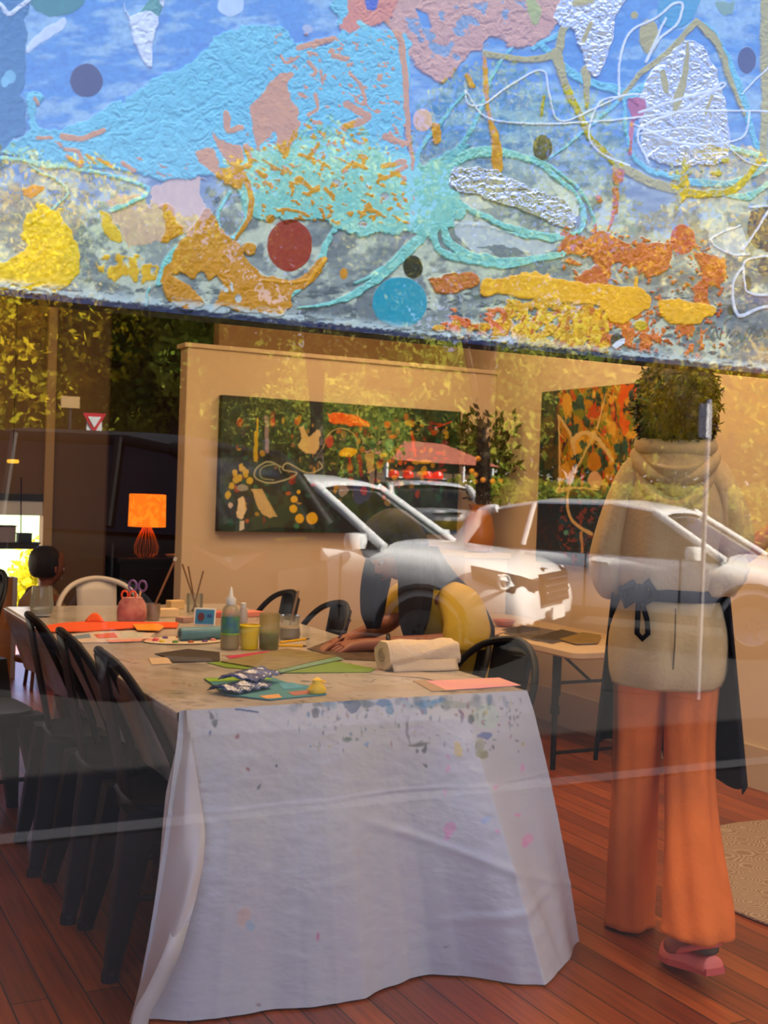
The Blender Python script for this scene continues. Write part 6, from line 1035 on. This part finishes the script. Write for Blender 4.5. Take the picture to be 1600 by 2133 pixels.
# hood lying on the back: stacked drooping folds
hd = MB()
def hoodring(rx, ry, z0, dz, th):
    pts = []
    for q in np.linspace(0, 2 * math.pi, 40, endpoint=False): back = max(0, -math.cos(q)); pts.append((rx * math.cos(q) - .02 * back, ry * math.sin(q), z0 - dz * back ** 1.4))
    pts.append(pts[0]); return pts
hd.tube(hoodring(.095, .115, 1.485, .02, 1), .026, 10, cap=False); hd.tube(hoodring(.115, .128, 1.455, .075, 1), .024, 10, cap=False); hd.tube(hoodring(.128, .125, 1.430, .125, 1), .020, 10, cap=False)
G = np.array([[((-.10 - .062 * math.sin(math.pi * v)) * math.cos(u) , .128 * math.sin(u) * (1 - .12 * v), 1.50 - .20 * v * max(0, math.cos(u)) ** .6 + .012 * math.sin(v * 15)) for u in np.linspace(-1.5, 1.5, 30)] for v in np.linspace(0, 1, 20)])
hd.grid(G); hd.build('hood', HOOD, WK, smooth=True)
MB().tube([(-.172, -.02, 1.02), (-.19, -.022, .93), (-.186, -.02, .85)], .0025, 6).build('back_seam', mat('seam_dark', (120, 104, 78), .9), WK)
PANT = mat('orange_trousers', (226, 112, 40), .9, var=.08, vscale=9, bump=.2, bscale=60)
loft(WK, 'trouser_leg', dense([((.0, .05, .98), .12, .10, X_, Y_), ((0, .075, .88), .120, .100, X_, Y_), ((.02, .085, .78), .100, .090, X_, Y_), ((.06, .09, .62), .088, .080, X_, Y_), ((.09, .095, .46), .086, .080, X_, Y_), ((.13, .095, .25), .096, .082, X_, Y_), ((.165, .095, .08), .105, .086, X_, Y_), ((.175, .095, .012), .108, .088, X_, Y_)]), PANT, 56, .05, 5, 7)
loft(WK, 'trouser_leg', dense([((-.0, -.05, .98), .12, .10, X_, Y_), ((-.005, -.075, .88), .122, .102, X_, Y_), ((.0, -.085, .78), .104, .092, X_, Y_), ((.0, -.085, .62), .088, .080, X_, Y_), ((-.04, -.092, .46), .094, .084, X_, Y_), ((-.155, -.112, .28), .112, .096, X_, Y_), ((-.222, -.125, .18), .122, .110, X_, Y_), ((-.238, -.128, .14), .126, .114, X_, Y_)]), PANT, 56, .055, 5, 11)
CLOG = mat('coral_clog', (240, 122, 100), .6)
def clog(x, y, z, pitch, yaw):
    R = Matrix.Rotation(yaw, 3, 'Z') @ Matrix.Rotation(pitch, 3, 'Y'); rg = []; r = None
    for t_, w_, h_ in ((0, .030, .02), (.03, .040, .035), (.12, .042, .03), (.3, .042, .022), (.5, .050, .05), (.65, .056, .066), (.8, .054, .060), (.93, .040, .042), (1, .02, .02)):
        ring = []
        for q in np.linspace(0, 2 * math.pi, 20, endpoint=False): p = R @ Vector((.27 * t_, w_ * math.cos(q), .022 + (h_ if math.sin(q) > 0 else .022) * math.sin(q))); ring.append((x + p.x, y + p.y, z + p.z))
        rg.append(ring)
    b = MB().rings(rg).build('clog', CLOG, WK, smooth=True, sub=1)
    st = [R @ Vector(v) for v in ((.13, .045, .05), (.04, .046, .075), (-.005, 0, .085), (.04, -.046, .075), (.13, -.045, .05))]; MB().tube([(x + p[0], y + p[1], z + p[2]) for p in cat_rom([tuple(v) for v in st], 5)], .009, 8).build('heel_strap', CLOG, b)
    so = [R @ Vector((.27 * t_, s_ * w_, 0.004)) for t_, w_, s_ in ((0, .035, 1), (.3, .042, 1), (.65, .055, 1), (.95, .04, 1), (.95, .04, -1), (.65, .055, -1), (.3, .042, -1), (0, .035, -1))]; up_ = R @ Vector((0, 0, .018)); MB().prism([(x + p.x, y + p.y, z + p.z) for p in so], tuple(up_)).build('sole', mat('clog_sole', (206, 86, 76), .7), b)
    for k in range(4): p = R @ Vector((.16 + .02 * k, .035 - .02 * (k % 2), .075)); MB().lathe([(.005, 0), (.005, .003)], (x + p.x, y + p.y, z + p.z), 8).build('vent_hole', mat('hole_dark', (60, 24, 24), .9), b)
clog(.13, .098, .002, 0, 0); clog(-.315, -.185, .045, math.radians(9), math.radians(35))
loft(WK, 'ankle_sock', dense([((-.265, -.15, .20), .042, .04, X_, Y_), ((-.27, -.155, .15), .042, .04, X_, Y_), ((-.268, -.15, .10), .045, .042, X_, Y_)]), mat('olive_sock', (96, 84, 60), .9), WK and 20, 0, 3, 2)
AP = mat('black_apron', (18, 18, 24), .9, var=.2, vscale=12, spec=.08)
loft(WK, 'apron_band', [((0, 0, 1.035), .142, .166, X_, Y_), ((0, 0, 1.045), .146, .170, X_, Y_), ((0, 0, 1.062), .146, .170, X_, Y_), ((0, 0, 1.07), .140, .164, X_, Y_)], AP, 48, .006, 6, 3, solid=.008)
G = []
for v in np.linspace(0, 1, 26):
    row = []
    for u in np.linspace(-1, 1, 50):
        ang = u * math.radians(104 + 8 * v); rr_ = .175 + .06 * v + .012 * math.sin(u * 16 + v * 3) * v; row.append((rr_ * math.cos(ang) * 1.0 + .03 * v, (.19 + .075 * v * (1.15 if u < 0 else .55)) * math.sin(ang) * 1.02, 1.06 - (.58 if u < 0 else .50) * v - .02 * math.sin(u * 9)))
    G.append(row)
MB().grid(np.array(G)).build('apron_skirt', AP, WK, smooth=True, solid=.004)
kn_ = MB(); kc = np.array([-.155, .10, 1.055])
kn_.lathe([(0, -.03), (.028, -.02), (.034, 0), (.028, .022), (0, .03)], tuple(kc), 14)
kn_.tube([kc + np.array(v) for v in ((0, 0, 0), (-.03, .02, .03), (-.03, .055, .01), (-.015, .04, -.03), (0, 0, 0))], .014, 8).tube([kc + np.array(v) for v in ((0, 0, 0), (-.03, -.03, .035), (-.02, -.06, .0), (0, -.02, -.02))], .014, 8)
kn_.build('apron_knot', AP, WK, smooth=True)
MB().tube([kc + np.array(v) for v in ((0, -.01, -.02), (-.022, -.03, -.07), (-.024, -.035, -.11), (-.024, -.018, -.125), (-.024, .0, -.11), (-.020, .0, -.06), (0, 0, -.02))], .009, 8).build('apron_loop', AP, WK, smooth=True)
# ---------------------------------------------------------------- seated person, local +x is forward (towards the table)
SE = thing('person', 'seated person in a yellow t-shirt with long black hair, bent over the table drawing', 'person', (2.30, 3.80, 0), math.radians(180)); SE.scale = (1, 1, .985)
sk = Sk(); sk.add([(-.06, 0, .53, (.15, .12))]); sk.add([(-.03, 0, .66, (.13, .10)), (.04, 0, .82, (.14, .10)), (.09, 0, .93, (.12, .08)), (.13, 0, .98, .05), (.18, 0, 1.03, .045), (.24, 0, 1.09, .065)], 0)
for sg in (1, -1): sk.add([(.0, sg * .09, .52, .085), (.22, sg * .11, .53, .072), (.36, sg * .11, .50, .055), (.34, sg * .11, .28, .05), (.31, sg * .11, .09, .034), (.36, sg * .12, .035, .032), (.45, sg * .12, .028, .026)], 0)
w_ = sk.add([(.09, .155, .94, .052), (.09, .215, .86, .043), (.10, .235, .815, .036), (.22, .20, .80, .033), (.33, .155, .795, .030), (.42, .115, .79, .022)], 3); hand(sk, (.42, .115, .79), w_, (1, -.25, -.12), (0, .1, 1), (0, -1, .2), curl=.55)
w_ = sk.add([(.09, -.155, .94, .052), (.13, -.20, .86, .043), (.17, -.215, .815, .036), (.28, -.15, .80, .032), (.38, -.06, .795, .028), (.44, .0, .79, .022)], 3); hand(sk, (.44, .0, .79), w_, (1, .35, -.1), (0, -.1, 1), (0, 1, .2), curl=.45)
skin_body('body', sk.p, sk.e, SKIN, SE)
HC = (.265, .0, 1.125); TI = math.radians(38); mb, R_ = head(SE, HC, TI, SKIN); mb.build('head', SKIN, SE, smooth=True); face_parts(SE, HC, R_, 1.0)
TEE = mat('yellow_tee', (196, 162, 44), .9, var=.05, vscale=10, bump=.15, bscale=60)
L_ = lambda c, a, b, q: (c, a, b, (math.cos(q), 0, -math.sin(q)), Y_)
loft(SE, 't_shirt', dense([L_((-.05, 0, .50), .15, .175, .0), L_((-.045, 0, .60), .148, .172, .2), L_((-.005, 0, .74), .14, .170, .35), L_((.05, 0, .86), .13, .175, .45), L_((.09, 0, .93), .10, .165, .5), L_((.125, 0, .975), .07, .10, .5), L_((.145, 0, .995), .055, .066, .5)]), TEE, 56, .014, 6, 8)
loft(SE, 't_shirt_sleeve', dense([((.08, .12, .945), .065, .065, X_, Z_), ((.08, .175, .93), .082, .072, X_, (0, .5, .8)), ((.085, .225, .87), .088, .060, X_, (0, .9, .3)), ((.095, .245, .815), .090, .058, X_, Y_), ((.10, .25, .785), .090, .056, X_, Y_)]), TEE, 28, .02, 4, 9)
loft(SE, 't_shirt_sleeve', dense([((.08, -.12, .945), .065, .065, X_, Z_), ((.10, -.175, .93), .078, .07, X_, (0, -.5, .8)), ((.12, -.22, .88), .072, .055, X_, (0, -.9, .3)), ((.15, -.235, .835), .072, .052, (.8, 0, -.4), Y_)]), TEE, 28, .02, 4, 10)
for sg in (1, -1): loft(SE, 'trouser_leg', dense([((-.06, sg * .06, .52), .10, .10, Z_, Y_), ((.08, sg * .10, .53), .092, .10, Z_, Y_), ((.26, sg * .11, .53), .08, .085, Z_, Y_), ((.37, sg * .11, .49), .075, .075, (.7, 0, .7), Y_), ((.36, sg * .11, .35), .07, .07, X_, Y_), ((.32, sg * .11, .10), .06, .06, X_, Y_)]), mat('dark_trousers%d' % (sg + 1), (36, 36, 44), .9), 28, .02, 4, 12)
w0 = np.array([.355, .143, .795]); dr = np.array([.09, -.045, -.005]); dr /= np.linalg.norm(dr); a1 = np.cross(dr, (0, 0, 1)); b1 = np.cross(a1, dr)
MB().tube([w0 + (a1 * math.cos(q) + b1 * math.sin(q)) * .031 for q in np.linspace(0, 2 * math.pi, 24)], .0055, 8, flat=1.5).build('wristband', mat('black_band', (14, 14, 16), .5), SE, smooth=True)
# long hair: cap plus falling curtains
hr = MB(); rg_ = []
for i in range(16):
    t_ = i / 15; z = -.10 + .235 * t_; r_ = math.sqrt(max(.003, 1 - (abs(z - .01) / .132) ** 2.4)); ring = []
    for q in np.linspace(0, 2 * math.pi, 32, endpoint=False):
        f = .58 if (math.cos(q) > .5 and z < .01) else 1.0; p = R_ @ Vector((float(.124 * r_ * math.cos(q) * f - .008), float(.103 * r_ * math.sin(q)), float(z * 1.06 + .004))); ring.append((HC[0] + p.x, HC[1] + p.y, HC[2] + p.z))
    rg_.append(ring)
hr.rings(rg_).build('hair', BLH, SE, smooth=True, sub=1)
def curtain(name, y0, side, pts, wd):
    P = cat_rom(pts, 6); rg = []
    for i, p in enumerate(P):
        t_ = i / (len(P) - 1); w_ = np.interp(t_, np.linspace(0, 1, len(wd)), wd); rg.append([(p[0] + w_ * math.cos(q) * (1 + .12 * math.sin(6 * q)), p[1] + w_ * .45 * math.sin(q) * (1 + .15 * math.sin(5 * q + 3 * t_)), p[2]) for q in np.linspace(0, 2 * math.pi, 24, endpoint=False)])
    return MB().rings(rg).build(name, BLH, SE, smooth=True)
curtain('hair_lock', 0, 1, [(.22, .075, 1.17), (.235, .10, 1.08), (.235, .115, .97), (.235, .11, .87), (.23, .10, .80)], [.05, .07, .072, .06, .035])
curtain('hair_lock', 0, -1, [(.23, -.075, 1.17), (.27, -.095, 1.08), (.29, -.10, .97), (.30, -.09, .88), (.30, -.08, .82)], [.05, .065, .06, .05, .028])
curtain('hair_lock', 0, 1, [(.17, .06, 1.14), (.12, .08, 1.04), (.02, .09, .95), (-.06, .10, .84), (-.09, .10, .74)], [.05, .07, .07, .055, .02])
# pencil in the hand
q = thing('drawing_pencil', 'dark pencil held in the seated person\'s hand', 'pencil', (1.795, 3.765, .758)); MB().tube([(-.015, .0, .0), (.05, -.005, .10)], .0038, 6).build('shaft', mat('dark_pencil', (60, 50, 70), .5), q); MB().tube([(-.015, 0, 0), (-.02, 0, -.003)], [.0036, .001], 6).build('tip', BR, q)
# ---------------------------------------------------------------- small figure in the far room
FP = thing('person', 'small dark-haired person in a beige jacket seated before the bright far window', 'person', (1.53, 7.55, .0), math.radians(20)); FP.scale = (1.16, 1.16, 1.12)
sk = Sk(); sk.add([(0, 0, .28, (.11, .09))]); sk.add([(0, 0, .36, (.10, .08)), (.01, 0, .46, (.11, .075)), (.02, 0, .53, .04), (.03, 0, .58, .035), (.035, 0, .66, .05)], 0)
for sg in (1, -1):
    sk.add([(.02, sg * .07, .28, .06), (.22, sg * .08, .29, .05), (.24, sg * .08, .14, .04), (.23, sg * .08, .04, .026), (.31, sg * .08, .022, .02)], 0)
    w_ = sk.add([(.01, sg * .12, .50, .038), (.03, sg * .15, .41, .03), (.10, sg * .13, .36, .024), (.17, sg * .09, .38, .018)], 2); hand(sk, (.17, sg * .09, .38), w_, (1, -sg * .3, 0), (0, 0, 1), (0, -sg, 0), curl=.6, s=.75)
skin_body('body', sk.p, sk.e, SKIN, FP); mb, R_ = head(FP, (.045, 0, .67), math.radians(8), SKIN, .82); mb.build('head', SKIN, FP, smooth=True); face_parts(FP, (.045, 0, .67), R_, .82)
rg_ = [[(.015 + .088 * math.sqrt(max(.003, 1 - (abs(z) / .105) ** 2.4)) * math.cos(q) * (.75 if math.cos(q) > 0 and z < .04 else 1), .086 * math.sqrt(max(.003, 1 - (abs(z) / .105) ** 2.4)) * math.sin(q) * (1 + .08 * math.sin(6 * q)), .70 + z) for q in np.linspace(0, 2 * math.pi, 24, endpoint=False)] for z in np.linspace(-.085, .10, 12)]
MB().rings(rg_).build('hair', BLH, FP, smooth=True, sub=1)
loft(FP, 'jacket', dense([((0, 0, .26), .12, .14, X_, Y_), ((0, 0, .38), .115, .14, X_, Y_), ((.0, 0, .48), .105, .14, X_, Y_), ((.01, 0, .54), .07, .09, X_, Y_), ((.02, 0, .565), .045, .05, X_, Y_)]), mat('beige_jacket', (150, 122, 84), .9), 32, .02, 5, 13)
for sg in (1, -1): loft(FP, 'sleeve', dense([((.0, sg * .09, .52), .045, .045, X_, Z_), ((.02, sg * .145, .46), .045, .042, X_, Y_), ((.05, sg * .15, .39), .042, .04, X_, Y_), ((.12, sg * .12, .365), .034, .034, Z_, Y_), ((.16, sg * .10, .375), .03, .03, Z_, Y_)]), mat('beige_jacket_sleeve%d' % (sg + 1), (150, 122, 84), .9), 20, .03, 4, 14)
q = thing('low_stool', 'low wooden stool under the small figure in the far room', 'stool', (1.53, 7.55, 0)); MB().lathe([(.15, .17), (.155, .18), (.155, .195), (.15, .20)], n=24).build('seat', WOOD, q, smooth=True)
for k in range(3): a_ = k * 2.09; MB().tube([(.10 * math.cos(a_), .10 * math.sin(a_), .18), (.13 * math.cos(a_), .13 * math.sin(a_), 0)], .012, 8).build('leg', WOOD, q)
